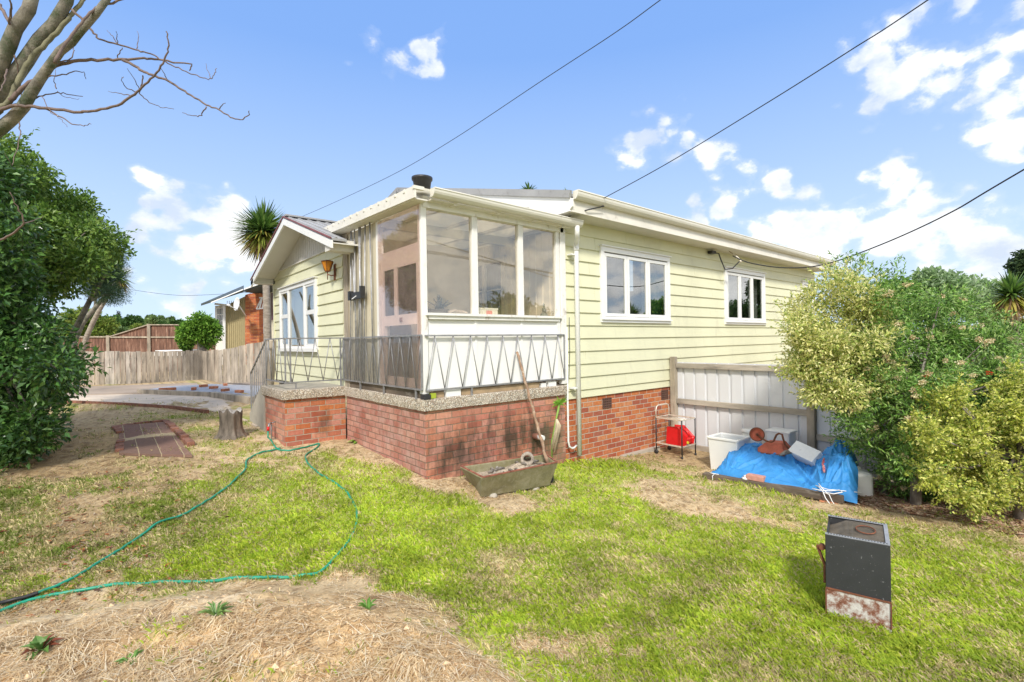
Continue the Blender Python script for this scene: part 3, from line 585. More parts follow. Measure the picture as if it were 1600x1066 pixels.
mb = MB(); mb.bar((xa-.025, AY, AZ+.035), (xa-.025, yL, zL+.035), .02, .022); mb.bar((xa-.025, AY, AZ+.035), (xa-.025, yR, zR+.035), .02, .022); build('verge_trim', mb, M['redtrim'], hs)
mb = MB(); mb.prism([(xa+.012, AY, AZ-.045), (xa+.012, yL-.3, AZ-.045-(yL-.3-AY)*GS), (xa+.012, yL-.3, AZ-.03-(yL-.3-AY)*GS), (xa+.012, AY, AZ-.03)], (.42, 0, 0))
mb.prism([(xa+.012, AY, AZ-.045), (xa+.012, yR, AZ-.045-(AY-yR)*GS), (xa+.012, yR, AZ-.03-(AY-yR)*GS), (xa+.012, AY, AZ-.03)], (.42, 0, 0))
mb.box((xa+.011, 6.74, 3.08), (.0, yL-.01, 3.24)); mb.box((xa+.011, 2.02, 3.10), (-.02, 2.25, 3.27)); build('soffit', mb, M['soffit'], hs)
mb = MB(); mb.box((xa-.02, 6.80, 3.06), (xa+.01, yL, 3.25)); build('eave_end', mb, M['white'], hs)
# main roof
VX, RY, RZ, ms = 2.30, 5.10, 5.22, .258
ef = -.36; ez = RZ-(RY-ef)*ms
mb = MB(); slab(mb, [(VX, ef, ez), (13.35, ef, ez), (13.35, RY, RZ), (VX, RY, RZ)], .045); slab(mb, [(VX, RY, RZ), (13.35, RY, RZ), (13.35, 6.4, RZ-1.3*ms), (VX, 6.4, RZ-1.3*ms)], .045)
i = 0
while VX+.05+i*.076 < 13.3:
    if VX+i*.076 > 6.5: mb.bar((VX+.05+i*.076, ef-.03, ez+.05-.03*ms), (VX+.05+i*.076, ef+.5, ez+.05+.5*ms), .04, .025)
    i += 1
build('roof', mb, M['roof'], hs)
mb = MB(); mb.bar((VX-.03, ef, ez+.03), (VX-.03, RY, RZ+.03), .05, .11); mb.bar((VX-.03, RY, RZ+.03), (VX-.03, 6.4, RZ-1.3*ms+.03), .05, .11); build('verge_cap', mb, M['roof'], hs)
mb = MB(); mb.prism([(VX-.02, ef-.02, ez-.03), (VX-.02, RY, RZ-.03), (VX-.02, RY, RZ-.18), (VX-.02, .05, ez+.41*ms-.20), (VX-.02, -.30, 3.60), (VX-.02, ef-.02, 3.66)], (.03, 0, 0)); mb.prism([(VX-.02, RY, RZ-.03), (VX-.02, 6.4, RZ-1.3*ms-.03), (VX-.02, 6.4, RZ-1.3*ms-.18), (VX-.02, RY, RZ-.18)], (.03, 0, 0))
mb.prism([(VX-.022, -.33, 3.60), (VX-.022, .55, 3.60), (VX-.022, .55, 3.91), (VX-.022, -.33, 3.80)], (.03, 0, 0)); build('bargeboard', mb, M['white'], hs)
gablepanel(2.60, (.10, 6.3), 3.5, RY, RZ-.06, ms, M['batten'], .16)
mb = MB(); mb.prism([(VX+.012, .56, RZ-.18-(RY-.56)*ms), (VX+.012, RY, RZ-.18), (VX+.012, RY, RZ-.16), (VX+.012, .56, RZ-.16-(RY-.56)*ms)], (.30, 0, 0)); mb.box((VX+.012, -.325, 3.600), (13.3, WY-.001, 3.615)); build('soffit', mb, M['soffit'], hs)
mb = MB(); mb.box((VX+.01, -.345, 3.595), (13.33, -.326, 3.79)); build('fascia', mb, M['cream'], hs)
def gutter(a, b, dirn, w=.12, h=.10):
    """quad-profile gutter along X; dirn=-1 faces -Y"""
    (x0, y0, z0), (x1, y1, z1) = a, b; pr = [(0, 0), (0, h), (w*.98, h), (w, h*.86), (w*.93, h*.80), (w*.90, h*.55), (w*.80, h*.30), (w*.6, h*.08), (w*.5, 0)]
    mb = MB(); mb.prism([(x0, y0+dirn*p, z0+q) for p, q in pr], (x1-x0, 0, z1-z0)); return mb
build('gutter', gutter((VX+.03, -.346, 3.775), (13.38, -.346, 3.745), -1, .12, .125), M['gut'], hs)
# foundation
mb = MB(); mb.box((2.46, WY+.015, -.8), (13.18, WY+.3, .755)); build('foundation', mb, M['brk_main'], hs)
mb = MB(); mb.box((2.46, WY+.005, .752), (13.18, WY+.1, .768)); mb.box((3.9, -.0, -.46), (5.0, WY+.02, -.335)); build('footing', mb, M['conc'], hs)
for (x0, x1, z0, z1) in [(3.45,3.67,.53,.695),(5.19,5.40,.53,.695)]:
    mb = MB()
    for i in range(6): mb.box((x0+i*(x1-x0)/5-.006, WY-.004, z0), (x0+i*(x1-x0)/5+.006, WY+.01, z1))
    for i in range(5): mb.box((x0, WY-.002, z0+i*(z1-z0)/4-.006), (x1, WY+.009, z0+i*(z1-z0)/4+.006))
    v = build('vent', mb, mat('terracotta_vent', (.14,.07,.05), .9), hs); mb = MB(); mb.box((x0, WY+.011, z0), (x1, WY+.014, z1)); build('vent_hole', mb, M['dkint'], v)
# windows on the long wall
def window(x0, x1, z0, z1, n, curtains=(), sill=True, face=WY):
    f = .085; mb = MB(); y0 = face-.055; y1 = face+.05
    mb.box((x0, y0, z1-f), (x1, y1, z1)); mb.box((x0, y0, z0), (x1, y1, z0+f*1.15)); mb.box((x0, y0+.001, z0+f*1.15), (x0+f, y1, z1-f)); mb.box((x1-f, y0+.001, z0+f*1.15), (x1, y1, z1-f))
    mb.box((x0-.02, y0-.03, z1), (x1+.02, y1, z1+.02)); w = build('window', mb, M['white'], hs, bevel=.004)
    mb = MB(); mb.box((x0-.015, y0-.028, z0+f*.55), (x1+.015, y0-.001, z0+f*.8)); build('sill', mb, M['white'], w)
    iw = (x1-x0-2*f)/n
    for i in range(n):
        a = x0+f+i*iw+.008; b = a+iw-.016; c0 = z0+f*1.15+.006; c1 = z1-f-.02; s = .055; mb = MB(); ya, yb = y0+.012, y0+.055
        mb.box((a, ya, c0), (a+s, yb, c1)); mb.box((b-s, ya, c0), (b, yb, c1)); mb.box((a+s, ya+.001, c0), (b-s, yb, c0+s)); mb.box((a+s, ya+.001, c1-s), (b-s, yb, c1)); build('sash', mb, M['white'], w, bevel=.003)
        mb = MB(); mb.box((a+s, ya+.02, c0+s), (b-s, ya+.024, c1-s)); build('pane', mb, M['glass'], w)
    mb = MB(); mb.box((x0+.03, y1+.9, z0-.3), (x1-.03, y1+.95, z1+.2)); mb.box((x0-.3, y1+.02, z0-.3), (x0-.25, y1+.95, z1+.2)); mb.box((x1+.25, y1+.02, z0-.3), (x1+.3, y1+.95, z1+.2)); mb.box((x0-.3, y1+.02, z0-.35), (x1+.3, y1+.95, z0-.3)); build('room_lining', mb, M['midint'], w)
    for (ca, cb, cm_) in curtains:
        mb = MB(); mb.grid(lambda u, v: (ca+u*(cb-ca), y1+.10+.03*math.sin(u*(cb-ca)*55)+.012*math.sin(u*40+3), z0+.02+v*(z1-z0-.05)), 60, 2); build('curtain', mb, cm_, w)
window(*WIN[0], 3, [(4.83,5.10,M['curt']),(5.10,5.40,M['gcurt'])])
window(*WIN[1], 3, [(7.75,8.25,M['curt']),(9.2,9.66,M['curt'])])
window(*WIN[2], 2)
# gable window: face looks along -X
gw = None
y0, y1, z0, z1 = GW; f = .08; mb = MB(); xo, xi = -.055, .05
mb.box((xo, y0, z1-f), (xi, y1, z1)); mb.box((xo, y0, z0), (xi, y1, z0+f)); mb.box((xo+.001, y0, z0+f), (xi, y0+f, z1-f)); mb.box((xo+.001, y1-f, z0+f), (xi, y1, z1-f)); ya, yb = 4.50, 5.55
mb.box((xo+.001, ya-.04, z0+f), (xi, ya+.04, z1-f)); mb.box((xo+.001, yb-.04, z0+f), (xi, yb+.04, z1-f)); mb.box((xo-.03, y0-.02, z1), (xi, y1+.02, z1+.02)); gw = build('window', mb, M['white'], hs, bevel=.004)
mb = MB(); mb.box((xo-.035, y0-.02, z0-.03), (xo+.02, y1+.02, z0+.035)); build('sill', mb, M['white'], gw)
for (a, b, tr) in [(y0+f, ya-.04, 2.30), (ya+.04, yb-.04, None), (yb+.04, y1-f, 2.30)]:
    for (c0, c1) in ([(z0+f, z1-f)] if tr is None else [(z0+f, tr), (tr, z1-f)]):
        if tr is not None:
            mb = MB(); s = .04; mb.box((xo+.012, a, c0), (xo+.05, a+s, c1)); mb.box((xo+.012, b-s, c0), (xo+.05, b, c1)); mb.box((xo+.013, a+s, c0), (xo+.05, b-s, c0+s)); mb.box((xo+.013, a+s, c1-s), (xo+.05, b-s, c1)); build('sash', mb, M['white'], gw)
        else: s = .0
        mb = MB(); mb.box((xo+.03, a+s, c0+s), (xo+.034, b-s, c1-s)); build('pane', mb, M['glass'], gw)
mb = MB(); mb.grid(lambda u, v: (.10+.02*math.sin(u*60), 5.05+u*1.1, z0+.05+v*(z1-z0-.1)), 50, 2); build('curtain', mb, M['curt'], gw); mb = MB(); mb.grid(lambda u, v: (.10+.02*math.sin(u*50), 3.9+u*.95, z0+.05+v*(z1-z0-.1)), 40, 2); build('curtain', mb, M['curt'], gw)
mb = MB(); mb.box((1.0, 3.6, 1.3), (1.05, 6.5, 3.2)); mb.box((.08, 3.6, 1.28), (1.05, 6.5, 1.3)); build('room_lining', mb, M['midint'], gw)
# wall lamp by the porch
wl = MB(); wl.box((-.05, 2.86, 2.70), (-.026, 2.94, 3.06)); wl.tube([(-.03, 2.9, 2.82), (-.12, 2.9, 2.80), (-.20, 2.9, 2.82)], .012); wl.tube([(-.20, 2.9, 2.70), (-.20, 2.9, 2.9)], .010)
wl.lathe((-.20, 2.9, 3.10), [(.14, 0), (.15, .012), (.07, .035), (.0, .05)], 6, smooth=False); wl.lathe((-.20, 2.9, 2.88), [(.0, 0), (.06, .0), (.065, .02)], 6, smooth=False)
for k in range(6): a = k*math.pi/3; wl.tube([(-.20+.062*math.cos(a), 2.9+.062*math.sin(a), 2.89), (-.20+.135*math.cos(a), 2.9+.135*math.sin(a), 3.11)], .006, 5)
lc_ = np.array([0, 2.9, 2.95]); wl.v = [tuple(lc_+(np.array(v)-lc_)*.74) for v in wl.v]
L_ = build('wall_lamp', wl, M['rust'], hs); mb = MB(); mb.lathe((-.20, 2.9, 2.895), [(.055, 0), (.128, .21)], 6, smooth=False); mb.v = [tuple(lc_+(np.array(v)-lc_)*.74) for v in mb.v]; build('lamp_glass', mb, M['amber'], L_)
# ------------------------------------------------------------------ porch
PX, PY = 2.44, 2.53
mb = MB(); mb.box((0, 0, -.7), (2.455, .22, .862)); build('porch_base', mb, M['brk_front'], hs)
mb = MB(); mb.box((-.002, .002, -.7), (.22, PY, .861)); build('porch_base', mb, M['brk_side'], hs)
def rough_slab(x0, x1, y0, y1, z0, z1):
    mb = MB(); nx = max(2, int((x1-x0)/.05)); ny = max(2, int((y1-y0)/.05))
    mb.box((x0+.02, y0+.02, z0+.004), (x1-.02, y1-.02, z1-.001))
    loop = [(x0+(x1-x0)*i/nx, y0, 0, -1) for i in range(nx)]+[(x1, y0+(y1-y0)*i/ny, 1, 0) for i in range(ny)]+[(x1-(x1-x0)*i/nx, y1, 0, 1) for i in range(nx)]+[(x0, y1-(y1-y0)*i/ny, -1, 0) for i in range(ny)]
    n = len(loop); zs = [0, .02, .5, .93, 1.0]; vs = []
    low = 0
    for q in zs:
        for i, (x, y, ax_, ay) in enumerate(loop):
            if q == 0: low = low*.8+random.gauss(0, .007)
            o = {0: -.012, .02: .006, .5: .010, .93: .006, 1.0: -.012}[q]+random.gauss(0, .0022)
            vs.append((x+ax_*o, y+ay*o, z0+q*(z1-z0)+(low if q < .1 else 0)))
    fs = [(j*n+i, j*n+(i+1) % n, (j+1)*n+(i+1) % n, (j+1)*n+i) for j in range(4) for i in range(n)]
    mb.add(vs, fs, False); b = len(mb.v); mb.f.append(tuple(range(b-n, b))); mb.sm.append(False); return mb
build('porch_slab', rough_slab(-.03, 2.47, -.03, PY, .855, 1.0), M['pebble'], hs)
# landing to the left with steps down
mb = MB(); mb.box((-.93, 2.59, -.3), (.0, 2.8, .862)); build('landing_base', mb, M['brk_land'], hs)
mb = MB(); mb.box((-.932, 2.592, -.3), (-.72, 3.75, .861)); build('landing_base', mb, M['brk_lends'], hs)
build('landing_slab', rough_slab(-.97, .01, 2.545, 3.80, .86, 1.005), M['pebble'], hs)
mb = MB(); mb.box((-.90, 2.62, .98), (-.02, 6.6, 1.008)); mb.box((-.88, 3.80, .3), (-.02, 6.7, .975)) ; 
mb = MB(); mb.box((-.93, 2.58, 1.0), (-.03, 3.75, 1.012)); build('landing_topping', mb, M['conc'], hs)
mb = MB()
for i in range(4): mb.box((-.80, 3.80+i*.28, -.1), (.0, 4.08+i*.28, .86-i*.17))
build('step', mb, M['conc'], hs)
mb = MB(); mb.prism([(-.95, 3.76, .0), (-.95, 3.76, 1.02), (-.95, 3.95, 1.0), (-.95, 4.85, .42), (-.95, 4.85, .0)], (.13, 0, 0)); build('stair_stringer', mb, M['conc'], hs)
# clutter between slab and porch frame
mb = MB(); mb.box((-.012, .02, 1.0), (.07, 2.40, 1.10)); build('bottom_plate', mb, M['dktimber'], hs)
for a_, b_ in [((.30, -.012, 1.002), (.52, .05, 1.085)), ((2.1, -.012, 1.002), (2.26, .05, 1.075)), ((1.95,-.01,1.002),(2.05,.05,1.06))]: build('packer', MB().box(a_, b_), M['white'], hs)
mb = MB(); mb.box((.54, .0, 1.002), (1.92, .055, 1.07)); mb.box((.12, .01, 1.002), (.28, .055, 1.06)); build('bottom_plate', mb, mat('raw_timber', (.42,.30,.18), .85, .2, 8), hs)
mb = MB(); mb.box((-.035, -.04, 1.0), (.06, .05, 1.055)); build('packer', mb, M['black'], hs)
mb = MB(); mb.box((.065, -.03, 1.002), (.14, .04, 1.065)); build('packer', mb, mat('lime_block', (.35,.42,.03), .7), hs)
# front glazing wall
mb = MB(); mb.box((.03, .02, 1.09), (2.38, .04, 2.03)); build('porch_panel', mb, M['panel'], hs)
for x in (.79, 1.60):
    mb = MB(); mb.box((x-.02, .008, 1.09), (x+.02, .019, 2.0)); build('cover_strip', mb, M['panel'], hs)
for a_, b_ in [((-.02, -.005, 1.06), (.055, .09, 3.42)), ((.745, -.002, 2.06), (.835, .07, 3.36)), ((1.555, -.002, 2.06), (1.645, .07, 3.36)), ((2.31, -.002, 1.09), (2.38, .07, 3.36)), ((2.39, -.02, 1.02), (2.50, .06, 3.50))]:
    build('porch_post', MB().box(a_, b_), M['oldwhite'], hs, bevel=.004)
mb = MB(); mb.box((.02, -.05, 2.03), (2.37, .20, 2.062)); mb.box((.06, -.025, 1.985), (2.35, -.004, 2.029)); build('porch_sill', mb, M['oldwhite'], hs)
mb = MB(); mb.box((.0, -.02, 3.36), (2.46, .06, 3.50)); mb.box((.0, .02, 3.355), (2.45, .045, 3.36)); build('porch_beam', mb, M['oldwhite'], hs)
for (a, b) in [(.057, .743), (.837, 1.553), (1.647, 2.308)]:
    mb = MB(); mb.box((a, .035, 2.063), (b, .039, 3.359)); build('porch_pane', mb, M['pglass'], hs)
# porch roof, slopes gently forward
zf, zb_ = 3.52, 3.60
mb = MB(); mb.prism([(-.17, -.15, zf), (2.62, -.15, zf), (2.62, 3.0, zb_), (-.17, 3.0, zb_)], (0, 0, .025)); build('porch_roof', mb, M['fibre'], hs)
mb = MB()
for i in range(14): y = .05+i*.2; mb.bar((-.2, -.15+i*.24, zf+.012+i*.006), (-.06, -.15+i*.24, zf+.012+i*.006), .04, .04)
for x in (.4, 1.1, 1.75, 2.35): mb.bar((x, -.14, 3.46), (x, 2.5, 3.53), .05, .10)
mb.bar((.0, 1.2, 3.40), (2.5, 1.2, 3.40), .06, .14); build('rafter', mb, M['cream'], hs)
mb = MB(); mb.box((.07, .1, 3.475), (2.58, 2.5, 3.485)); build('porch_ceiling', mb, M['fibre'], hs)
build('gutter', gutter((.03, -.151, 3.45), (2.66, -.151, 3.43), -1, .115, .10), M['gut'], hs)
mb = MB(); mb.prism([(-.19, -.16, 3.41), (-.19, 3.0, 3.50), (-.19, 3.0, 3.63), (-.19, -.16, 3.55)], (.025, 0, 0)); build('fascia', mb, M['cream'], hs)
mb = MB(); mb.prism([(-.164, -.14, 3.40), (.0, -.14, 3.40), (.0, 2.98, 3.49), (-.164, 2.98, 3.49)], (0, 0, .015)); mb.box((.05, -.14, 3.425), (2.55, -.03, 3.44)); build('soffit', mb, M['cream'], hs)
# left side: pink plastic sheet over a screen door, then beige sheets with rods
mb = MB(); mb.box((-.03, .03, 1.60), (-.026, 1.21, 3.40)); mb.box((-.03, .03, 1.12), (-.026, 1.21, 1.60)); build('plastic_sheet', mb, M['tglass'], hs)
mb = MB(); mb.box((-.02, 1.20, 1.1), (.05, 1.29, 3.42)); build('porch_post', mb, M['oldwhite'], hs)
pk = mat('door_frame', (.74,.70,.66), .5, .04)
mb = MB(); mb.box((.0, .08, 1.12), (.045, .17, 2.95)); mb.box((.0, 1.10, 1.12), (.045, 1.19, 2.95)); mb.box((.001, .17, 2.70), (.045, 1.10, 2.95)); mb.box((.001, .17, 1.93), (.045, 1.10, 2.07)); mb.box((.001, .70, 2.07), (.045, .79, 2.70)); mb.box((.001, .17, 1.12), (.045, 1.10, 1.24)); dr = build('screen_door', mb, pk, hs)
mb = MB(); mb.box((.018, .17, 2.07), (.024, .70, 2.70)); mb.box((.018, .79, 2.07), (.024, 1.10, 2.70)); build('door_mesh', mb, mat('dark_mesh', (.03,.027,.025), .9), dr)
mb = MB(); mb.box((-.012, .56, 1.97), (.0, .62, 2.03)); build('door_catch', mb, M['rust'], dr)
mb = MB(); mb.box((-.02, 2.36, .99), (.05, 2.54, 3.50)); build('porch_post', mb, M['timber'], hs)
mb = MB(); y = 1.29
while y < 2.36: mb.box((.0, y+.003, 1.1), (.02, min(y+.15, 2.36)-.003, 3.44)); y += .15
mb.box((.012, 1.29, 1.1), (.028, 2.36, 3.44)); build('cladding_sheet', mb, M['beige'], hs)
for (ya, yb) in [(1.42,1.38),(1.58,1.72),(1.75,1.95),(1.80,1.80),(1.98,2.02),(2.10,1.92),(2.12,2.24)]:
    mb = MB(); mb.tube([(-.05, ya, 3.44), (-.045, yb, 1.1)], .012 if ya != 1.80 else .017, 6); build('rod', mb, M['gal'], hs)
lb = MB(); lb.box((-.11, 1.62, 2.37), (-.06, 2.08, 2.47), Matrix.Rotation(rad(2), 3, 'X')); lb.box((-.13, 1.60, 2.36), (-.06, 1.64, 2.54)); lb.box((-.125, 2.03, 2.36), (-.06, 2.10, 2.50)); build('letter_box', lb, M['black'], hs)
mb = MB(); mb.box((-.112, 1.80, 2.385), (-.1105, 1.98, 2.40), Matrix.Rotation(rad(-12), 3, 'X')); build('sign_stroke', mb, M['white'], hs)
mb = MB(); mb.box((-.06, .02, 1.13), (-.056, 2.5, 1.77)); build('mesh_screen', mb, M['mesh'], hs)
# porch interior
mb = MB(); mb.box((2.50, .1, 1.0), (2.56, 2.53, 3.48)); 
for i in range(15): mb.box((2.488, .18+i*.16, 1.0), (2.501, .20+i*.16, 3.47))
mb.box((.08, 2.49, 1.0), (2.5, 2.53, 3.48)); build('porch_lining', mb, M['inner'], hs)
mb = MB(); mb.box((.25, 2.46, 1.0), (1.15, 2.488, 3.0)); build('inner_door', mb, mat('inner_door_glass', (.10,.085,.07), .3), hs)
mb = MB(); mb.box((.18, 2.45, 1.0), (.25, 2.489, 3.08)); mb.box((1.15, 2.45, 1.0), (1.22, 2.489, 3.08)); mb.box((.25, 2.451, 3.0), (1.15, 2.489, 3.08)); mb.box((.68, 2.445, 1.0), (.73, 2.46, 3.0)); build('door_frame', mb, M['cream'], hs)
iy0, iy1, iz0, iz1 = 1.42, 2.46, 2.05, 3.22; mb = MB()
mb.box((2.43, iy0, iz1-.10), (2.50, iy1, iz1)); mb.box((2.43, iy0, iz0), (2.50, iy1, iz0+.07)); mb.box((2.431, iy0, iz0+.07), (2.50, iy0+.09, iz1-.1)); mb.box((2.431, iy1-.07, iz0+.07), (2.50, iy1, iz1-.1)); mb.box((2.431, 2.0, iz0+.07), (2.50, 2.08, iz1-.1)); mb.box((2.44, iy0+.09, 2.62), (2.50, iy1-.07, 2.64))
iw = build('window', mb, M['cream'], hs); mb = MB(); mb.box((2.478, iy0+.09, iz0+.07), (2.482, iy1-.07, iz1-.1)); build('pane', mb, mat('net_curtain_glass', (.17,.17,.15), .15, .25, 4, stretch=(1,6,.6)), iw)
mb = MB(); mb.box((2.40, .95, 3.28), (2.47, 1.12, 3.42)); build('meter_box', mb, M['inner'], hs)
mb = MB(); mb.box((.05, .05, 1.0), (2.5, 2.5, 1.012)); build('porch_floor', mb, mat('porch_floor', (.45,.38,.3), .8), hs)
# ------------------------------------------------------------------ railings (parts of the house)
def railing(a, b, zt, zb, nseg, first_top=True, posts=(), legs=()):
    a = np.array(a); b = np.array(b); u = (b-a); mb = MB()
    p = lambda t, z: (a[0]+u[0]*t, a[1]+u[1]*t, z)
    mb.bar(p(0, zt), p(1, zt), .028, .02); mb.bar(p(0, zb), p(1, zb), .028, .02)
    for t in posts: mb.bar(p(t, zb-.0), p(t, zt), .02, .02, up=(1, 0, 0))
    for t in legs: mb.bar(p(t, .99), p(t, zb), .022, .022, up=(1, 0, 0))
    r = build('railing', mb, M['gal'], hs); mb = MB(); k = nseg*2
    for i in range(k):
        za, zb2 = (zt, zb) if (i % 2 == 0) == first_top else (zb, zt); mb.tube([p(i/k, za), p((i+1)/k, zb2)], .0068, 6)
    build('zigzag_bars', mb, M['gal'], r)
railing((.0, -.025), (2.43, -.025), 1.78, 1.105, 9, False, (1.0,), (.28,))
railing((-.04, .0), (-.04, 2.53), 1.785, 1.115, 9, True, (0, 1.0), (.06, .42, .74))
railing((-.93, 2.60), (.0, 2.60), 1.79, 1.115, 3.5 and 4, True, (.02, .10, .93), (.18, .93))
mb = MB(); mb.bar((-.93, 2.62, 1.79), (-.93, 3.67, 1.79), .028, .02); mb.bar((-.93, 2.62, 1.12), (-.93, 3.67, 1.12), .028, .02)
mb.bar((-.93, 3.67, 1.77), (-.93, 4.79, 1.18), .028, .02); mb.bar((-.93, 4.79, .45), (-.93, 4.79, 1.18), .02, .02, up=(1,0,0)); mb.bar((-.93, 3.67, 1.0), (-.93, 3.67, 1.79), .02, .02, up=(1,0,0))
for i in range(1, 8): t = i/8; mb.bar((-.93, 3.67+1.12*t, 1.02-.5*t), (-.93, 3.67+1.12*t, 1.77-.59*t), .012, .012, up=(1,0,0))
for i in range(6): mb.tube([(-.93, 2.7+i*.16, 1.79 if i % 2 else 1.12), (-.93, 2.86+i*.16, 1.12 if i % 2 else 1.79)], .0068, 6)
build('railing', mb, M['gal'], hs)
# pipes
mb = MB(); mb.tube([(2.565, -.21, 3.44), (2.565, -.21, 3.36), (2.575, -.20, 3.31), (2.66, -.12, 3.26), (2.715, -.06, 3.23), (2.72, -.045, 3.16), (2.72, -.045, -.12)], .038, 12); mb.tube([(2.72, -.045, 3.10), (2.72, -.045, 3.16)], .044, 12)
mb.box((2.60, -.05, 3.03), (2.72, .04, 3.05)); mb.box((2.60, -.06, .93), (2.68, .04, .955)); build('downpipe', mb, M['ivory'], hs)
mb = MB(); mb.tube([(2.515, -.0, 1.9), (2.515, .0, .5), (2.515, .0, .12), (2.53, -.005, .04), (2.58, -.01, .0), (2.63, -.01, .0), (2.69, -.01, .03)], .016, 8); mb.box((2.76, .02, .34), (2.80, .06, .56)); build('conduit', mb, M['ivory'], hs)
mb = MB(); mb.tube([(1.80, .03, .30), (1.80, -.10, .30)], .045, 14); dp = build('drain_stub', mb, M['redbrick'], hs); mb = MB(); mb.tube([(1.80, -.09, .30), (1.80, -.19, .295)], .038, 14); build('drain_collar', mb, M['ivory'], dp)
mb = MB(); mb.tube([(2.56, -.02, 2.05), (2.55, -.03, 1.5), (2.53, -.02, 1.1)], .005, 5); build('loose_wire', mb, M['cable'], hs)
mb = MB(); mb.box((6.95, -.06, 3.50), (7.12, .04, 3.56)); mb.tube([(7.12, -.02, 3.53), (7.25, -.05, 3.52), (7.26, -.10, 3.36), (7.34, -.14, 3.17), (7.52, -.22, 3.2), (7.68, -.30, 3.36)], .013, 8); build('service_cable', mb, M['cable'], hs)
mb = MB(); mb.tube([(7.62, -.1, 3.60), (7.66, -.28, 3.44), (7.70, -.31, 3.38)], .012, 6); mb.lathe((7.70, -.31, 3.36), [(0, -.03), (.03, -.02), (.035, 0), (.03, .02), (0, .03)], 10); build('insulator', mb, M['chrome'], hs)
mb = MB(); mb.tube([P(928, 318, 7.66), (2.95, -.42, 3.76), (2.62, -.38, 3.66), (2.5, -.2, 3.62), (2.47, .03, 3.55)], .011, 6); mb.tube([P(921, 322, 7.66), P(934, 315.5, 7.66)], .028, 8); build('service_cable', mb, M['cable'], hs)
# tap on the landing end
mb = MB(); mb.tube([(-1.0, 3.1, .05), (-1.0, 3.1, .46), (-.94, 3.1, .47)], .011, 8); mb.tube([(-1.0, 3.1, .46), (-1.05, 3.02, .46), (-1.07, 3.0, .40)], .014, 8); tp = build('tap', mb, M['gal'], hs)
mb = MB(); mb.tube([(-1.07, 3.0, .42), (-1.075, 2.99, .36)], .019, 8); build('hose_connector', mb, M['red'], tp)
# small items on the porch sill
def sill_thing(name, label, cat, x, y, mbf, m):
    o = thing(name, label, cat, (x, y, 2.063)); mb = mbf(x, y, 2.063); build('body', mb, m, o); return o
def fig(h, seated):
    def f(x, y, z):
        mb = MB(); pr = [(.0,0),(.05,0),(.052,.012),(.03,.03),(.028,.07),(.034,.10),(.030,.13),(.012,.145),(.010,.15),(.020,.165),(.022,.18),(.015,.198),(0,.205)] if not seated else [(0,0),(.07,0),(.075,.02),(.06,.045),(.04,.06),(.038,.10),(.032,.13),(.012,.14),(.022,.155),(.024,.175),(.014,.195),(.006,.21),(0,.215)]
        mb.lathe((x, y, z), [(r*h*4, q*h*5) for r, q in pr], 14); mb.tube([(x-.03*h*4, y-.01, z+.115*h*5), (x-.04*h*4, y-.03, z+.08*h*5), (x-.0, y-.05, z+.075*h*5)], .009*h*4, 6); mb.tube([(x+.03*h*4, y-.01, z+.115*h*5), (x+.04*h*4, y-.03, z+.08*h*5), (x+.0, y-.05, z+.075*h*5)], .009*h*4, 6); return mb
    return f
dkst = mat('dark_bronze', (.05,.055,.05), .5)
sill_thing('figurine', 'dark standing figurine on the porch window sill', 'figurine', .40, .30, fig(.26, False), dkst)
sill_thing('figurine', 'grey seated figurine at the right end of the porch sill', 'figurine', 2.16, .13, fig(.20, True), mat('grey_stone', (.28,.29,.26), .9))
def bowl(x, y, z):
    mb = MB(); mb.prism([(x-.13, y-.05, z), (x+.13, y-.05, z), (x+.13, y+.05, z), (x-.13, y+.05, z)], (0, 0, .045)); mb.prism([(x-.145, y-.06, z+.045), (x+.145, y-.06, z+.045), (x+.145, y+.06, z+.045), (x-.145, y+.06, z+.045)], (0, 0, .012))
    for k, (dx, dy, hh) in enumerate([(-.02,0,.13),(.03,.02,.16),(.06,-.02,.12)]): mb.tube([(x+dx, y+dy, z+.05), (x+dx, y+dy, z+hh)], .013, 8)
    return mb
sill_thing('planter', 'black rectangular planter on the left of the porch sill', 'planter', .27, .13, bowl, M['black'])
def carton(x, y, z):
    mb = MB(); mb.box((x-.16, y-.05, z), (x+.16, y+.05, z+.085)); mb.box((x-.165, y-.055, z+.07), (x+.165, y+.055, z+.095)); return mb
b_ = sill_thing('carton', 'white tub with a pink label in the middle of the porch sill', 'tub', 1.06, .13, carton, M['whitepl']); mb = MB(); mb.box((1.02, .077, 2.066), (1.12, .0795, 2.12)); build('label', mb, mat('pink_label', (.75,.28,.30), .5), b_)
def shell(x, y, z):
    mb = MB(); mb.grid(lambda u, v: (x-.17+u*.34, y-.05+v*.10, z+.008+.05*math.sin(u*3.1)*abs(math.sin(v*3+u*4))), 16, 8); mb.tube([(x-.18, y, z+.01), (x-.05, y+.02, z+.05), (x+.1, y-.01, z+.035), (x+.18, y, z+.015)], [.006,.014,.012,.005], 6); return mb
sill_thing('driftwood', 'pale driftwood lying beside the black planter on the sill', 'driftwood', .58, .12, shell, mat('driftwood', (.55,.47,.42), .9))
def twigs(x, y, z):
    mb = MB()
    for a in (-1.1, -.5, .15, .7, 1.15): mb.tube([(x, y, z+.10), (x+.10*math.sin(a), y, z+.10+.10*math.cos(a)*.6), (x+.21*math.sin(a), y+.01, z+.13+.10*math.cos(a))], [.012,.010,.006], 6)
    mb.lathe((x, y, z), [(0,0),(.06,0),(.07,.05),(.05,.10),(0,.10)], 10); return mb
sill_thing('ornament', 'dark ornament with spreading arms behind the planter on the sill', 'ornament', .46, .36, twigs, dkst)
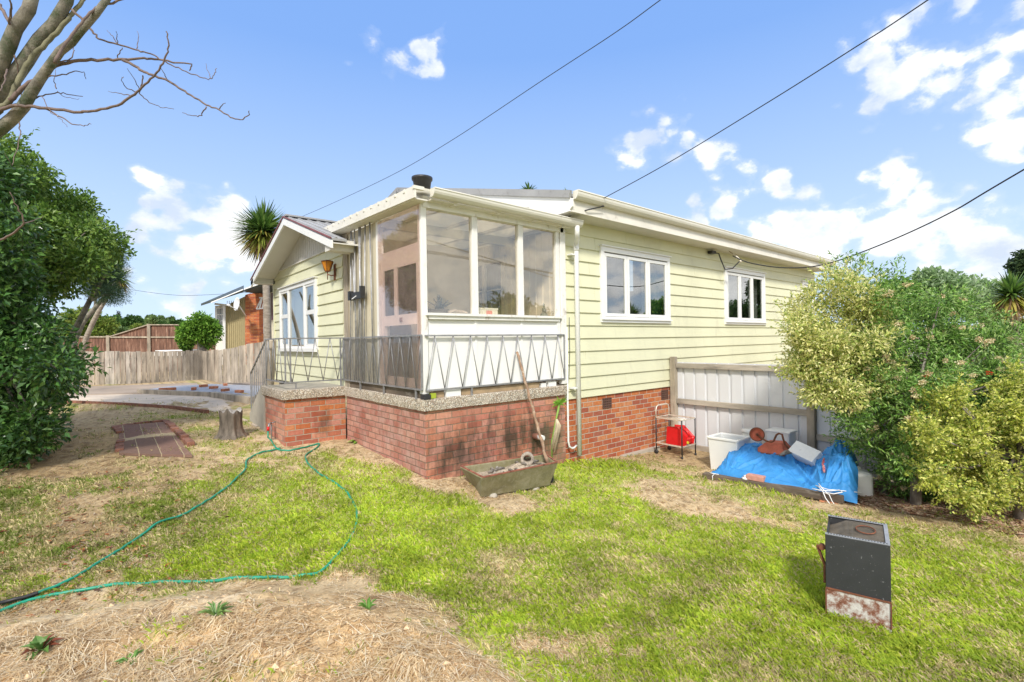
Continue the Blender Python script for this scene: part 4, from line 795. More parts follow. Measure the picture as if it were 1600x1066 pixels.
# black pot on the porch roof
pot = thing('plant_pot', 'black plastic plant pot standing on the corner of the porch roof', 'pot', (.02, .02, 3.555)); mb = MB(); c = (.02, .02, 3.553)
mb.lathe(c, [(0,0),(.092,0),(.114,.14),(.127,.145),(.129,.175),(.120,.177),(.108,.145),(.085,.02),(0,.02)], 24); build('pot_body', mb, M['black'], pot)
# ------------------------------------------------------------------ trough and what lies round it
TZ = -.10
tr_ = thing('concrete_tub', 'old mossy concrete laundry tub standing against the porch brick base', 'tub', (1.1, -.45, TZ-.05))
def zrim(px, py, z): return on(px, py, 2, z)
rt = .155
c4 = [zrim(717.5, 729, rt), zrim(752.5, 747, rt), zrim(872.5, 722.5, rt), zrim(853, 709, rt)]
yb_ = -.13; c4[0][1] = min(c4[0][1], yb_); 
ctr = sum(c4)/4
b4 = [None, zrim(752, 778, -.11), zrim(859, 759, -.15), None]
u_ = c4[3]-c4[0]; b4[0] = c4[0]+np.r_[(.16*u_/np.linalg.norm(u_))[:2], 0]; b4[0][2] = TZ-.05; b4[3] = c4[3].copy()-np.r_[(.10*u_/np.linalg.norm(u_))[:2], 0]; b4[3][2] = TZ-.05
b4[0][1] -= .05; b4[3][1] -= .05
def shrink(ps, t, dz): c = sum(ps)/4; return [np.r_[(p+(c-p)*t)[:2], p[2]+dz] for p in ps]
ti = [p+(ctr-p)*np.array([.07,.14,0]) for p in c4]; fl = [q+(p-q)*.60 for p, q in zip(shrink(c4, .12, 0), shrink(b4, .12, 0))]
mb = MB(); vs = b4+c4+ti+fl
fs = [(3,2,1,0)]+[(i, (i+1) % 4, 4+(i+1) % 4, 4+i) for i in range(4)]+[(4+i, 4+(i+1) % 4, 8+(i+1) % 4, 8+i) for i in range(4)]+[(8+i, 8+(i+1) % 4, 12+(i+1) % 4, 12+i) for i in range(4)]+[(12,13,14,15)]
mb.add(vs, fs); build('tub_body', mb, M['tub'], tr_, bevel=.012)
mb = MB()
for i in range(4): mb.bar(c4[i]+(ctr-c4[i])*.035+np.r_[0,0,.004], c4[(i+1) % 4]+(ctr-c4[(i+1) % 4])*.035+np.r_[0,0,.004], .022, .014)
build('tub_rim', mb, mat('rusty_rim', (.30,.11,.07), .85, .3, 18), tr_)
mid = sum(fl)/4
mb = MB(); 
def dirt_(u, v):
    a = fl[0]*(1-u)+fl[3]*u; b = fl[1]*(1-u)+fl[2]*u; p = a*(1-v)+b*v; return (p[0], p[1], p[2]+.01+.05*float(fbm(p[0]*6, p[1]*6, 4, 3))+.07*math.exp(-((u-.62)/.3)**2)*math.sin(v*3.1))
mb.grid(dirt_, 50, 24); build('rubble', mb, mat('rubble', (.46,.38,.28), .95, .3, 12, .9, 40, dirt=((.13,.1,.07), .5, .65, 25)), tr_)
for k in range(26):
    u, v = random.uniform(.15, .95), random.uniform(.15, .85); p = dirt_(u, v); s = random.uniform(.012, .03); mb = MB(); a = random.uniform(0, 3.14); l = random.uniform(.02, .09)
    mb.tube([(p[0]-l*math.cos(a), p[1]-l*math.sin(a), p[2]+.01), (p[0], p[1], p[2]+.022), (p[0]+l*math.cos(a), p[1]+l*math.sin(a), p[2]+.012)], [s*.5, s*.75, s*.4], 6)
    build('wood_chunk', mb, M['bark'] if k % 3 else M['palmtrunk'], tr_)
mb = MB(); q = zrim(866, 748, TZ); g0 = float(H0(q[0], q[1])); mb.prism([(q[0]-.02, q[1]+.02, g0-.05), (q[0]+.09, q[1]+.10, g0-.05), (q[0]+.10, q[1]+.12, g0+.22), (q[0]+.03, q[1]+.04, g0+.19)], (-.02, .05, 0)); mb.v = mb.v
tag(build('slate_slab', mb, mat('slate', (.07,.08,.10), .6)), 'dark slate piece propped under the right end of the concrete tub', 'slate')
for k, (px, py, s) in enumerate([(800,768,.07),(770,776,.05),(835,764,.06)]):
    g = G(px, py); mb = MB(); mb.lathe((g[0], g[1], g[2]+.0), [(0,-.02),(s,-.01),(s*1.15,.015),(s*.7,.04),(0,.045)], 9); o = build('support_stone', mb, M['conc']); tag(o, ['flat grey stone wedged under the front of the concrete tub', 'small stone under the near left corner of the concrete tub', 'grey stone beneath the right half of the concrete tub'][k], 'stone', 'stones under the concrete tub')
# hollow pipe-like log
c = np.array(zrim(824, 717, .19)); ax_ = CAM-c; ax_[2] = .25; ax_ /= np.linalg.norm(ax_); ax_ = ax_+np.r_[-.15, -.1, 0]
mb = MB(); mb.lathe(c-ax_*.14, [(.035,0),(.062,.0),(.070,.05),(.066,.12),(.085,.15),(.088,.20),(.072,.215),(.050,.205),(.046,.10),(.035,.0)], 18, axis=ax_)
tag(build('hollow_log', mb, mat('crusted_pipe', (.42,.36,.29), .95, .25, 25, 1.0, 60, dirt=((.15,.12,.09), .55, .7, 30))), 'crusted round hollow pipe resting on the rubble in the concrete tub', 'pipe')
# stick
s0 = on(808, 550, 1, -.045); s1 = zrim(856, 725, .11)
mb = MB(); pts = []; rs = []
for i in range(22):
    t = i/21; p = s0*(1-t)+s1*t+np.r_[.008*math.sin(i*1.9), .004*math.cos(i*1.3), 0]; pts.append(p); rs.append(.017+.006*math.sin(i*2.3)*.6+.004*t)
mb.tube(pts, rs, 8); 
for i in (5, 12, 14, 16, 19): mb.tube([pts[i], pts[i]+np.r_[.03*(-1)**i, -.01, .012]], [.008,.006], 5)
tag(build('stick', mb, mat('stick_bark', (.34,.22,.14), .9, .25, 12, .5, 60, dirt=((.6,.52,.42), .56, .7, 16))), 'long crooked stick leaning from the tub against the porch railing', 'stick')
# ------------------------------------------------------------------ leaves
LM = colmat('leaf', .42, .30, .45); LM2 = colmat('soft_leaf', .6, .4, .25); GL = colmat('glossy_leaf', .30, .22, .55)
def rdir(n): v = RNG.normal(size=(n, 3)); return v/np.linalg.norm(v, axis=1)[:, None]
def leafquads(c, out, L, Wd, up=.3, fold=.25):
    """leaf: two triangles-ish quads folded on the midrib; c (N,3), out unit dirs"""
    n = len(c); d = out+rdir(n)*.75; d[:, 2] += up*RNG.uniform(-1, 1, n); d /= np.linalg.norm(d, axis=1)[:, None]
    nr = rdir(n)*.8+out*.6+np.array([0, 0, .7]); s = np.cross(d, nr); s /= np.linalg.norm(s, axis=1)[:, None]+1e-9; nn = np.cross(s, d)
    L = L[:, None]; Wd = Wd[:, None]
    a = c; t = c+d*L-nn*L*.12; m = c+d*L*.45
    l = m+s*Wd*.5+nn*Wd*fold; r = m-s*Wd*.5+nn*Wd*fold
    return np.concatenate([np.stack([a, m, t, l], 1), np.stack([a, r, t, m], 1)], 0)
def sprays(name, clumps, n, ln, L, Wr, pal, m, parent, k=16, up=.5, droop=0):
    cl = np.array(clumps, float); q = RNG.integers(0, len(cl), n); d = rdir(n); d[:, 2] = np.abs(d[:, 2])*.8+up*RNG.random(n)-droop; d /= np.linalg.norm(d, axis=1)[:, None]
    a = cl[q, :3]+d*cl[q, 3:6]*.7; ln_ = ln*RNG.uniform(.5, 1.2, (n, 1)); t = np.linspace(.1, 1, k)[None, :, None]; bend = rdir(n)*.25
    pts = a[:, None]+(d[:, None]*t+bend[:, None]*t*t)*ln_[:, None]; pts = pts.reshape(-1, 3); out = np.repeat(d, k, 0); N = len(pts); Ls = L*RNG.uniform(.7, 1.15, N)
    cols = np.array(pal)[RNG.choice(len(pal), N)]*RNG.uniform(.8, 1.3, (N, 1)); return npmesh(name, leafquads(pts, out*.9, Ls, Ls*Wr), 4, np.concatenate([cols, cols]), m, parent)
def foliage(name, clumps, n, L, Wr, pal, m, parent=None, shell=.75, group=None, up=.3, jit=.18, sprig=0, topl=0, kind=None):
    """clumps: (x,y,z,rx,ry,rz). leaves live in the outer shell of each clump"""
    cl = np.array(clumps, float); wts = (cl[:, 3]*cl[:, 4]+cl[:, 4]*cl[:, 5]+cl[:, 3]*cl[:, 5]); k = RNG.choice(len(cl), n, p=wts/wts.sum())
    d = rdir(n); rr = shell+(1.08-shell)*RNG.random(n)**.7
    # uneven surface
    lobe = 1+jit*np.sin(d[:, 0]*7+k)*np.cos(d[:, 1]*6+k*2)+jit*.8*np.sin(d[:, 2]*9+k*3)
    c = cl[k, :3]+d*cl[k, 3:6]*(rr*lobe)[:, None]
    if sprig:
        q = RNG.integers(0, n, n//sprig); idx = RNG.integers(0, len(q), n); c = c[q][idx]+rdir(n)*L*1.1; d = d[q][idx]
    Ls = L*RNG.uniform(.65, 1.25, n); ci = RNG.choice(len(pal), n); cols = np.array(pal)[ci]*RNG.uniform(.75, 1.25, (n, 1))
    V = leafquads(c, d, Ls, Ls*Wr, up); return npmesh(name, V, 4, np.concatenate([cols, cols], 0), m, parent, kind)
def clumpfill(c, R, n, r, flat=1.0, seed=1, inner=.5):
    rg = np.random.default_rng(seed); out = []
    for _ in range(n):
        v = rg.normal(size=3); v /= np.linalg.norm(v); q = (inner+(1-inner)*rg.random()**.6); rr = r*rg.uniform(.6, 1.3)
        out.append((c[0]+v[0]*(R[0]-rr*.6)*q, c[1]+v[1]*(R[1]-rr*.6)*q, c[2]+v[2]*(R[2]-rr*.6)*q, rr, rr, rr*flat))
    return out
def tree(name, label, cat, base, trunk, tr_r, clumps, n, L, Wr, pal, m, tm='bark', limbs=8, group=None, **kw):
    o = thing(name, label, cat, base, group); mb = MB(); mb.tube(trunk, tr_r, 9); top = np.array(trunk[-1]); r0 = tr_r[-1] if not np.isscalar(tr_r) else tr_r
    for c in clumps[:limbs]:
        c = np.array(c[:3]); mid_ = top*.5+c*.5+np.array([0, 0, -.08*np.linalg.norm(c-top)]); mb.tube([top-(top-np.array(trunk[0]))*.1, mid_, c], [r0*.7, r0*.4, r0*.15], 6)
    build('trunk', mb, M[tm], o); foliage('crown', clumps, n, L, Wr, pal, m, o, **kw); return o
GRN = [(.045,.10,.022),(.065,.14,.03),(.10,.19,.04),(.035,.075,.02),(.13,.21,.05)]
# --- right-hand shrubs
FX = 5.47
def box_clumps(px0, px1, py0, py1, d0, d1, n, r, seed, test=None):
    rg = np.random.default_rng(seed); out = []
    while len(out) < n:
        px, py = rg.uniform(px0, px1), rg.uniform(py0, py1); d = rg.uniform(d0, d1)
        if test and not test(px, py): continue
        p = P(px, py, d); rr = r*rg.uniform(.65, 1.3)
        if p[0] > FX-.12: p = CAM+(p-CAM)*((FX-.15-CAM[0])/(p[0]-CAM[0])) if py > 575 else p
        out.append((p[0], p[1], p[2], rr, rr, rr*.8))
    return out
VAR = [(.70,.68,.28),(.84,.80,.44),(.56,.60,.18),(.40,.48,.13),(.76,.72,.30),(.26,.34,.08)]
def e1(px, py): return ((px-1312)/85)**2+((py-505)/70)**2 < 1 or ((px-1295)/75)**2+((py-560)/35)**2 < 1 or ((px-1330)/60)**2+((py-600)/45)**2 < 1
cl = box_clumps(1232, 1400, 438, 640, 5.7, 6.3, 50, .17, 3, e1)+[(*P(1245,577,6.0), .12,.12,.06),(*P(1262,583,6.0), .13,.13,.08),(*P(1285,590,6.0), .14,.14,.1),(*P(1300,440,6.2), .14,.14,.2),(*P(1268,470,6.1), .14,.14,.12),(*P(1262,520,6.1), .14,.14,.12)]
b = P(1380, 775, 6.4); tree('variegated_shrub', 'cream and green variegated shrub spilling over the white metal fence', 'shrub', (b[0], b[1], -.4), [(b[0], b[1], -.45), P(1378,690,6.5), P(1355,600,6.6)], [.05,.045,.03], cl, 26000, .05, .42, VAR, LM2, 'bark', 26, shell=.35, sprig=7); sprays('shoots', cl, 420, .22, .045, .42, VAR, LM2, D.objects['variegated_shrub'])
GR2 = [(.15,.31,.05),(.21,.39,.07),(.10,.21,.04),(.28,.45,.10),(.34,.46,.16),(.06,.13,.03)]
def e2(px, py): return (((px-1455)/150)**2+((py-610)/150)**2 < 1 and px > 1305+max(0, py-640)*.32) and not (px < 1415 and py > 700)
cl = box_clumps(1300, 1640, 455, 785, 5.9, 6.8, 135, .20, 5, e2)+[(*P(1320,425,6.3),.12,.12,.25),(*P(1345,432,6.3),.10,.10,.22),(*P(1372,445,6.4),.13,.13,.22),(*P(1395,440,6.3),.09,.09,.24),(*P(1335,460,6.3),.22,.22,.25),(*P(1385,480,6.2),.28,.28,.25),(*P(1430,500,6.2),.28,.28,.25),(*P(1480,505,6.2),.25,.25,.2)]+[(*P(a_, b_, 5.75), .14, .14, .12) for a_, b_ in [(1385,470),(1402,505),(1392,545),(1375,590),(1350,628),(1395,600),(1330,655),(1408,450)]]+[(*P(a_, b_, 5.3), .13, .13, .11) for a_, b_ in [(1440,610),(1425,650),(1418,690),(1412,730),(1465,590),(1500,580)]]+[(*P(a_, b_, 6.25), .24, .24, .2) for a_, b_ in [(1392,722),(1405,752),(1440,740),(1470,725),(1440,765),(1480,760),(1420,700),(1510,740)]]
b = P(1430, 785, 5.9); t_ = tree('flowering_shrub', 'large dark green shrub with cream flower heads beside the blue tarpaulin', 'shrub', (b[0], b[1], -.38), [(b[0], b[1], -.45), P(1432,700,6.0), P(1425,620,6.0)], [.06,.05,.035], cl, 76000, .055, .32, GR2, LM, 'bark', 44, shell=.4, sprig=6)
fc_ = RNG.choice([i_ for i_, c_ in enumerate(cl) if P(1425, 600, 6.25) @ _f - CAM @ _f > (np.array(c_[:3])-CAM) @ _f], 150); cf = []
for i in fc_:
    c = np.array(cl[i]); v = CAM-c[:3]; v = v/np.linalg.norm(v)+RNG.normal(0, .5, 3)+np.r_[0, 0, .45]; v /= np.linalg.norm(v); cf.append((*(c[:3]+v*c[3]*1.02), *(RNG.uniform(.022, .045),)*2, .02))
sprays('shoots', cl, 620, .26, .055, .30, GR2[1:5], LM, t_)
foliage('blossom', cf, 9500, .019, .8, [(.80,.72,.46),(.86,.78,.55),(.72,.62,.34),(.74,.50,.32)], LM2, t_, shell=.1)
cf = [(*P(px, py, 5.35), .022, .022, .02) for px, py in [(1448,588),(1545,583),(1434,604)]]; foliage('red_blossom', cf, 110, .018, .4, [(.65,.03,.02),(.7,.06,.02)], LM2, t_, shell=.1)
YEL = [(.62,.64,.13),(.74,.74,.24),(.50,.55,.09),(.34,.42,.07),(.18,.26,.05),(.70,.67,.25)]
def e3(px, py): return ((px-1585)/175)**2+((py-690)/108)**2 < 1
cl = box_clumps(1425, 1720, 590, 790, 4.9, 5.6, 84, .15, 8, e3)+[(*P(1590,592,5.3),.1,.1,.14),(*P(1570,612,5.3),.15,.15,.12),(*P(1470,640,5.2),.14,.14,.08)]
b = P(1590, 800, 5.4); tree('yellow_variegated_shrub', 'low yellow and green variegated shrub at the right edge of the lawn', 'shrub', (b[0], b[1], -.38), [(b[0], b[1], -.45), P(1592,740,5.4), P(1585,700,5.4)], [.045,.04,.03], cl, 44000, .034, .62, YEL, LM2, 'bark', 34, shell=.35, sprig=9, jit=.3); sprays('shoots', cl, 420, .19, .036, .6, YEL, LM2, D.objects['yellow_variegated_shrub'])
# --- yucca heads
def yucca(name, label, base, top, r0, r1, R, nb, pal=None, wd=.045, bend=(0, 0), skirt=60, parts=True, group=None):
    o = thing(name, label, 'yucca tree', base, group); base = np.array(base, float); top = np.array(top, float); pts = []
    for i in range(9): t = i/8; p = base*(1-t)+top*t+np.r_[bend[0]*math.sin(t*3.14), bend[1]*math.sin(t*3.14), 0]; pts.append(p)
    mb = MB(); mb.tube(pts, list(np.linspace(r0, r1, 9)), 10); build('trunk', mb, M['palmtrunk'], o)
    def sw(n, zmin, zmax, pal_, L0, droop, wd_):
        z = RNG.uniform(zmin, zmax, n); a = RNG.uniform(0, 6.28, n); rr = np.sqrt(1-z*z); d = np.stack([rr*np.cos(a), rr*np.sin(a), z], -1)
        L = L0*RNG.uniform(.7, 1.05, n)[:, None]; s = np.cross(d, [0, 0, 1.0]); s /= np.linalg.norm(s, axis=1)[:, None]+1e-9; c = top+np.r_[0, 0, 1]*RNG.uniform(-.12, .12, (n, 1))*R
        dr = np.array([0, 0, -1.0])*droop*L*RNG.uniform(.5, 1.5, (n, 1)); p1 = c+d*L*.45+dr*.15; p2 = c+d*L+dr; w = wd_*RNG.uniform(.8, 1.2, (n, 1)); up_ = np.cross(s, d)
        A = np.stack([c-s*w*.4, c+s*w*.4, p1+s*w*.5+up_*w*.15, p1-s*w*.5+up_*w*.15], 1); B = np.stack([p1-s*w*.5+up_*w*.15, p1+s*w*.5+up_*w*.15, p2+s*w*.03, p2-s*w*.03], 1)
        col = np.array(pal_)[RNG.integers(0, len(pal_), n)]*RNG.uniform(.8, 1.2, (n, 1)); return np.concatenate([A, B]), np.concatenate([col, col])
    v1, c1 = sw(nb, -.35, 1.0, [(.10,.20,.04),(.15,.27,.05),(.06,.12,.03),(.20,.30,.07)], R, .10, wd)
    v2, c2 = sw(nb//3, -.8, -.2, [(.30,.30,.05),(.42,.36,.08),(.18,.22,.04)], R*.95, .18, wd)
    npmesh('crown', np.concatenate([v1, v2]), 4, np.concatenate([c1, c2]), LM, o)
    v3, c3 = sw(skirt, -.98, -.6, [(.30,.20,.10),(.42,.30,.17),(.20,.13,.07)], R*.95, .15, wd*.8); npmesh('dead_leaves', v3, 4, c3, LM2, o); return o
g = P(417, 560, 14.0); gz = .3
yucca('yucca_tree', 'tall yucca with spiky head rising behind the small front gable', (g[0], g[1], gz), P(411, 362, 14.2), .12, .085, 1.0, 560, wd=.062, bend=(.05, .0), skirt=110)
g = P(118, 560, 17); yucca('yucca_tree', 'yucca with pale leaning trunk behind the dark round tree at left', (g[0], g[1], .3), P(186, 436, 16.5), .09, .06, .62, 150, bend=(-.25, .1))
g = P(1612, 560, 9.5); yucca('yucca_tree', 'yucca head showing above the shrubs at the right edge', (g[0], g[1], -.5), P(1580, 462, 9.2), .085, .06, .56, 230, skirt=90)
g = P(824, 300, 17); 
for i, (px, py, d_) in enumerate([(826,300,17),(884,306,17.5)]):
    q = P(px, py, d_); yucca('cabbage_tree', ['grey green palm tuft just above the main roof, left one', 'green palm tuft just above the main roof near the gutter corner'][i], (q[0], q[1], .3), q, .1, .08, .42 if i == 0 else .3, 80, skirt=10, group='palm tufts over the roof')
# young cordyline at the wall
q0 = G(858, 716); q1 = on(862, 690, 1, -.10); q2 = on(869, 655, 1, -.10); q3 = on(874, 632, 1, -.11)
cy_ = thing('cordyline_seedling', 'young green cordyline with a pale dry skirt growing against the brick wall', 'plant', (q3[0], -.10, -.15)); mb = MB(); mb.tube([(q1[0], -.10, -.2), q1, q2, q3], [.008,.010,.014,.018], 7); build('stem', mb, mat('green_stem', (.22,.36,.06), .6), cy_)
n = 34; a = RNG.uniform(0, 6.28, n); zz = RNG.uniform(-.1, 1, n); rr = np.sqrt(1-zz**2); dd = np.stack([rr*np.cos(a), rr*np.sin(a)*.6-.1, zz], -1); c = np.repeat(q3[None], n, 0); L = RNG.uniform(.12, .20, (n, 1)); s = np.cross(dd, [0.2, 1, 0]); s /= np.linalg.norm(s, axis=1)[:, None]; m1 = c+dd*L*.5; t1 = c+dd*L+np.r_[0, 0, -.02]; w = .011
npmesh('leaves', np.concatenate([np.stack([c-s*w*.5, c+s*w*.5, m1+s*w, m1-s*w], 1), np.stack([m1-s*w, m1+s*w, t1, t1+.001], 1)]), 4, np.tile(np.array([[.22,.42,.05]])*RNG.uniform(.7, 1.3, (n, 1)), (2, 1)), LM, cy_)
mb = MB()
for i in range(30):
    x_ = random.gauss(0, .02); mb.tube([q2+np.r_[x_*.4, -.01, .0], q2+np.r_[x_*1.6, -.04+random.gauss(0, .01), -.10], q1+np.r_[x_*1.5-.01, -.03+random.gauss(0, .01), -.02-random.uniform(0, .16)]], [.004,.004,.0015], 4)
build('dry_skirt', mb, mat('dry_leaf', (.62,.52,.36), .9), cy_)
# dock weed at the wall
def rosette(px, py, n, L, w, pal, label, cat='weed', up=.35, name='weed'):
    g = G(px, py); g[2] = float(Hs(g[0], g[1])); a = RNG.uniform(0, 6.28, n); zz = RNG.uniform(up*.3, up*2.2, n); dd = np.stack([np.cos(a), np.sin(a), zz], -1); dd /= np.linalg.norm(dd, axis=1)[:, None]
    Ls = L*RNG.uniform(.6, 1.1, (n, 1)); s = np.cross(dd, [0, 0, 1.0]); s /= np.linalg.norm(s, axis=1)[:, None]; c = np.repeat(g[None], n, 0); m1 = c+dd*Ls*.5; t1 = c+dd*Ls-np.r_[0, 0, 1]*Ls*.25; w_ = w*RNG.uniform(.7, 1.2, (n, 1))
    V = np.concatenate([np.stack([c, c+s*w_*.2, m1+s*w_*.5+[0, 0, .01], m1], 1), np.stack([c, m1, m1-s*w_*.5+[0, 0, .01], c-s*w_*.2], 1), np.stack([m1, m1+s*w_*.5+[0, 0, .01], t1, t1], 1)[:, :4], np.stack([m1, t1, t1, m1-s*w_*.5+[0, 0, .01]], 1)]); cols = np.array(pal)[RNG.integers(0, len(pal), n)]; V[:, :, :] += RNG.normal(0, .0004, V.shape)
    o = npmesh(name, V, 4, np.tile(cols, (4, 1)), LM); tag(o, label, cat); return o
rosette(560, 692, 26, .20, .06, [(.20,.40,.05),(.26,.46,.07),(.14,.30,.04)], 'bright green leafy weed growing at the foot of the porch side wall')
rosette(338, 968, 22, .11, .012, [(.16,.30,.08),(.22,.36,.10)], 'small dark tuft of weed on the bare earth mound, in the middle', up=.8)
rosette(62, 1022, 16, .12, .03, [(.12,.24,.05),(.2,.06,.03)], 'reddish green weed at the far left of the bare mound', up=.9)
rosette(575, 950, 16, .09, .012, [(.16,.34,.06)], 'grass tuft at the right rim of the bare mound', up=.7)
rosette(205, 1030, 14, .08, .014, [(.16,.32,.06)], 'low green tuft near the bottom left of the bare mound', up=.5)
# ------------------------------------------------------------------ white metal fence
mf = thing('metal_fence', 'white corrugated metal fence on timber rails beside the house', 'fence', (FX, -2.4, -.4))
fz0, fz1 = -.36, 1.235
mb = MB(); y = -.02; k = 0; prof = []
while y > -7.2:
    prof += [(y, 0), (y-.155, 0), (y-.165, .022), (y-.20, .022), (y-.21, 0)]; y -= .225
vs = [(FX+.05+o, yy, z) for yy, o in prof for z in (fz0, fz1)]; mb.add(vs, [(2*i, 2*i+1, 2*i+3, 2*i+2) for i in range(len(prof)-1)])
build('metal_sheet', mb, mat('white_metal_sheet', (.66,.67,.69), .45, .03, 2, dirt=((.42,.42,.40), .62, .9, 3), stretch=(1,1,.3)), mf)
for yy in (-.02, -2.42, -4.82, -7.1):
    mb = MB(); mb.box((FX-.05, yy-.055, -.75), (FX+.045, yy+.055, 1.34 if yy > -1 else 1.22)); build('post', mb, M['timber'], mf, bevel=.004)
for (ya, yb2) in [(-.08,-2.36),(-2.48,-4.76),(-4.88,-7.04)]:
    for (z, x_) in [(1.17, FX-.02), (.49 if ya > -1 else .80, FX-.02), (-.36 if ya > -1 else .12, FX)]:
        mb = MB(); n = 14; pts = []
        mb.box((x_, yb2, z-.048), (x_+.044, ya, z+.048)); build('rail', mb, M['timberx'], mf, bevel=.005)
mb = MB(); mb.box((FX+.01, -7.2, -.80), (FX+.20, -2.48, -.46)); mb.box((FX-.02, -7.2, -.46), (FX+.03, -2.48, -.38)); rw = build('footing_wall', mb, M['conc'], mf)
# ------------------------------------------------------------------ serving trolley and fuel can
def Wp(px, py, z): return on(px, py, 2, z)
tz = float(H0(4.7, -.3))
A = np.array([4.70, -.12]); B = np.array([5.12, -.12]); C_ = np.array([4.66, -.66]); Dd = np.array([5.10, -.66]); ht = tz+.66; hl = tz+.20
tro = thing('trolley', 'old chrome serving trolley with black legs standing beside the brick base', 'trolley', (4.9, -.4, tz))
v3 = lambda p, z: (p[0], p[1], z)
for p, zt_ in ((A, ht+.20), (C_, ht), (B, ht+.20), (Dd, ht)):
    mb = MB(); mb.tube([v3(p, tz-.0), v3(p, ht)], .012, 8); mb.tube([v3(p, tz-.01), v3(p, tz+.03)], .019, 8); build('leg', mb, M['black'], tro)
mb = MB(); hp = [v3(A, ht), v3(A, ht+.13), (A[0]+.02, A[1], ht+.19), (A[0]+.08, A[1], ht+.215), (B[0]-.08, B[1], ht+.215), (B[0]-.02, B[1], ht+.19), v3(B, ht+.13), v3(B, ht)]; mb.tube(hp, .012, 8); build('handle', mb, M['chrome'], tro)
for z, nm in ((ht, 'top_shelf'), (hl, 'lower_shelf')):
    mb = MB()
    for p, q in ((A, C_), (B, Dd)): mb.bar(v3(p, z), v3(q, z), .018, .022)
    for t in ((0, .22, .45, 1) if z == ht else (0, 1)): mb.tube([v3(A*(1-t)+B*t, z), v3(C_*(1-t)+Dd*t, z)], .008, 6); 
    mb.bar(v3(A, z), v3(B, z), .014, .02); mb.bar(v3(C_, z), v3(Dd, z), .014, .02)
    build(nm, mb, M['chrome'], tro)
for p in (A, B): mb = MB(); mb.lathe((p[0]-.02, p[1], tz+.035), [(0,0),(.035,0),(.04,.01),(.04,.025),(.035,.035),(0,.035)], 12, axis=(1,0,0)); build('wheel', mb, M['black'], tro)
mb = MB(); cx, cy = 4.86, -.44; pr = [(4.68,-.60),(4.68,-.27),(5.03,-.27),(5.03,-.60)]
can = thing('fuel_can', 'red plastic fuel can lying on the lower shelf of the trolley', 'fuel can', (4.86, -.44, hl+.012)); zc = hl+.012
z1_ = zc+.27; mb.add([(4.79,-.29,zc),(5.04,-.29,zc),(5.04,-.64,zc),(4.79,-.64,zc),(4.79,-.31,z1_),(5.04,-.31,z1_),(5.04,-.48,z1_+.01),(4.79,-.48,z1_+.01),(5.04,-.66,zc+.12),(4.79,-.66,zc+.12)],
 [(3,2,1,0),(4,5,1,0)[::-1],(4,7,6,5)[::-1],(7,9,8,6)[::-1],(9,3,2,8)[::-1],(0,3,9,7,4),(1,5,6,8,2)]); build('can_body', mb, M['red'], can, bevel=.025)
mb = MB(); mb.tube([(4.915,-.48,z1_+.0),(4.915,-.51,z1_+.02),(4.915,-.61,zc+.22),(4.915,-.655,zc+.15)], .018, 8); build('can_handle', mb, M['red'], can)
mb = MB(); mb.tube([(4.82,-.645,zc+.05),(4.81,-.69,zc+.05)], .024, 10); build('cap', mb, mat('yellow_cap', (.6,.5,.03), .5), can)
# ------------------------------------------------------------------ bins, tarpaulin heap and what lies on it
bz = float(H0(4.6, -1.45)); bx0, bx1, by0, by1 = 4.42, 4.86, -1.74, -1.26
bn = thing('square_bin', 'tall square white plastic bin between the trolley and the blue tarpaulin', 'bin', (4.64, -1.5, bz)); mb = MB(); h_ = .52
o4 = [(bx0+.03,by0+.03),(bx1-.03,by0+.03),(bx1-.03,by1-.03),(bx0+.03,by1-.03)]; t4 = [(bx0,by0),(bx1,by0),(bx1,by1),(bx0,by1)]; i4 = [(bx0+.03,by0+.03),(bx1-.03,by0+.03),(bx1-.03,by1-.03),(bx0+.03,by1-.03)]
vs = [(x, y, bz-.02) for x, y in o4]+[(x, y, bz+h_) for x, y in t4]+[(x, y, bz+h_) for x, y in i4]+[(x*.97+.03*4.64, y*.97-.03*1.5, bz+.03) for x, y in i4]
mb.add(vs, [(3,2,1,0)]+[(i,(i+1)%4,4+(i+1)%4,4+i) for i in range(4)]+[(4+i,4+(i+1)%4,8+(i+1)%4,8+i) for i in range(4)]+[(8+i,8+(i+1)%4,12+(i+1)%4,12+i) for i in range(4)]+[(12,13,14,15)]); build('bin_body', mb, M['whitepl'], bn, bevel=.012)
mb = MB(); 
for a, b in zip(t4, t4[1:]+t4[:1]): mb.bar((a[0], a[1], bz+h_-.015), (b[0], b[1], bz+h_-.015), .03, .04)
build('bin_rim', mb, M['whitepl'], bn, bevel=.01)
cpt = on(1172, 690, 0, 5.02); ct = thing('round_container', 'clear round white container behind the square bin', 'container', (5.02, cpt[1], -.35)); zt_ = float(on(1172, 672, 0, 5.02)[2])
mb = MB(); mb.lathe((5.02, cpt[1], -.36), [(0,0),(.15,0),(.17,.03),(.17,zt_+.36-.14),(.155,zt_+.36-.10),(.11,zt_+.36-.10),(.11,zt_+.36),(0,zt_+.36)], 22); build('container_body', mb, M['whitepl'], ct)
mb = MB(); mb.lathe((5.02, cpt[1], zt_-.002), [(.12,-.03),(.125,-.02),(.125,.01),(0,.014)], 22); build('lid', mb, M['whitepl'], ct)
cpt = on(1220, 680, 0, 5.2); b3 = thing('storage_box', 'pale plastic box half hidden behind the rusty wheel', 'box', (5.2, cpt[1], -.35)); mb = MB(); mb.box((5.05, cpt[1]-.18, -.36), (5.33, cpt[1]+.16, .21)); build('box_body', mb, M['whitepl'], b3, bevel=.02); mb = MB(); mb.box((5.035, cpt[1]-.195, .19), (5.345, cpt[1]+.175, .225)); build('lid', mb, M['whitepl'], b3, bevel=.01)
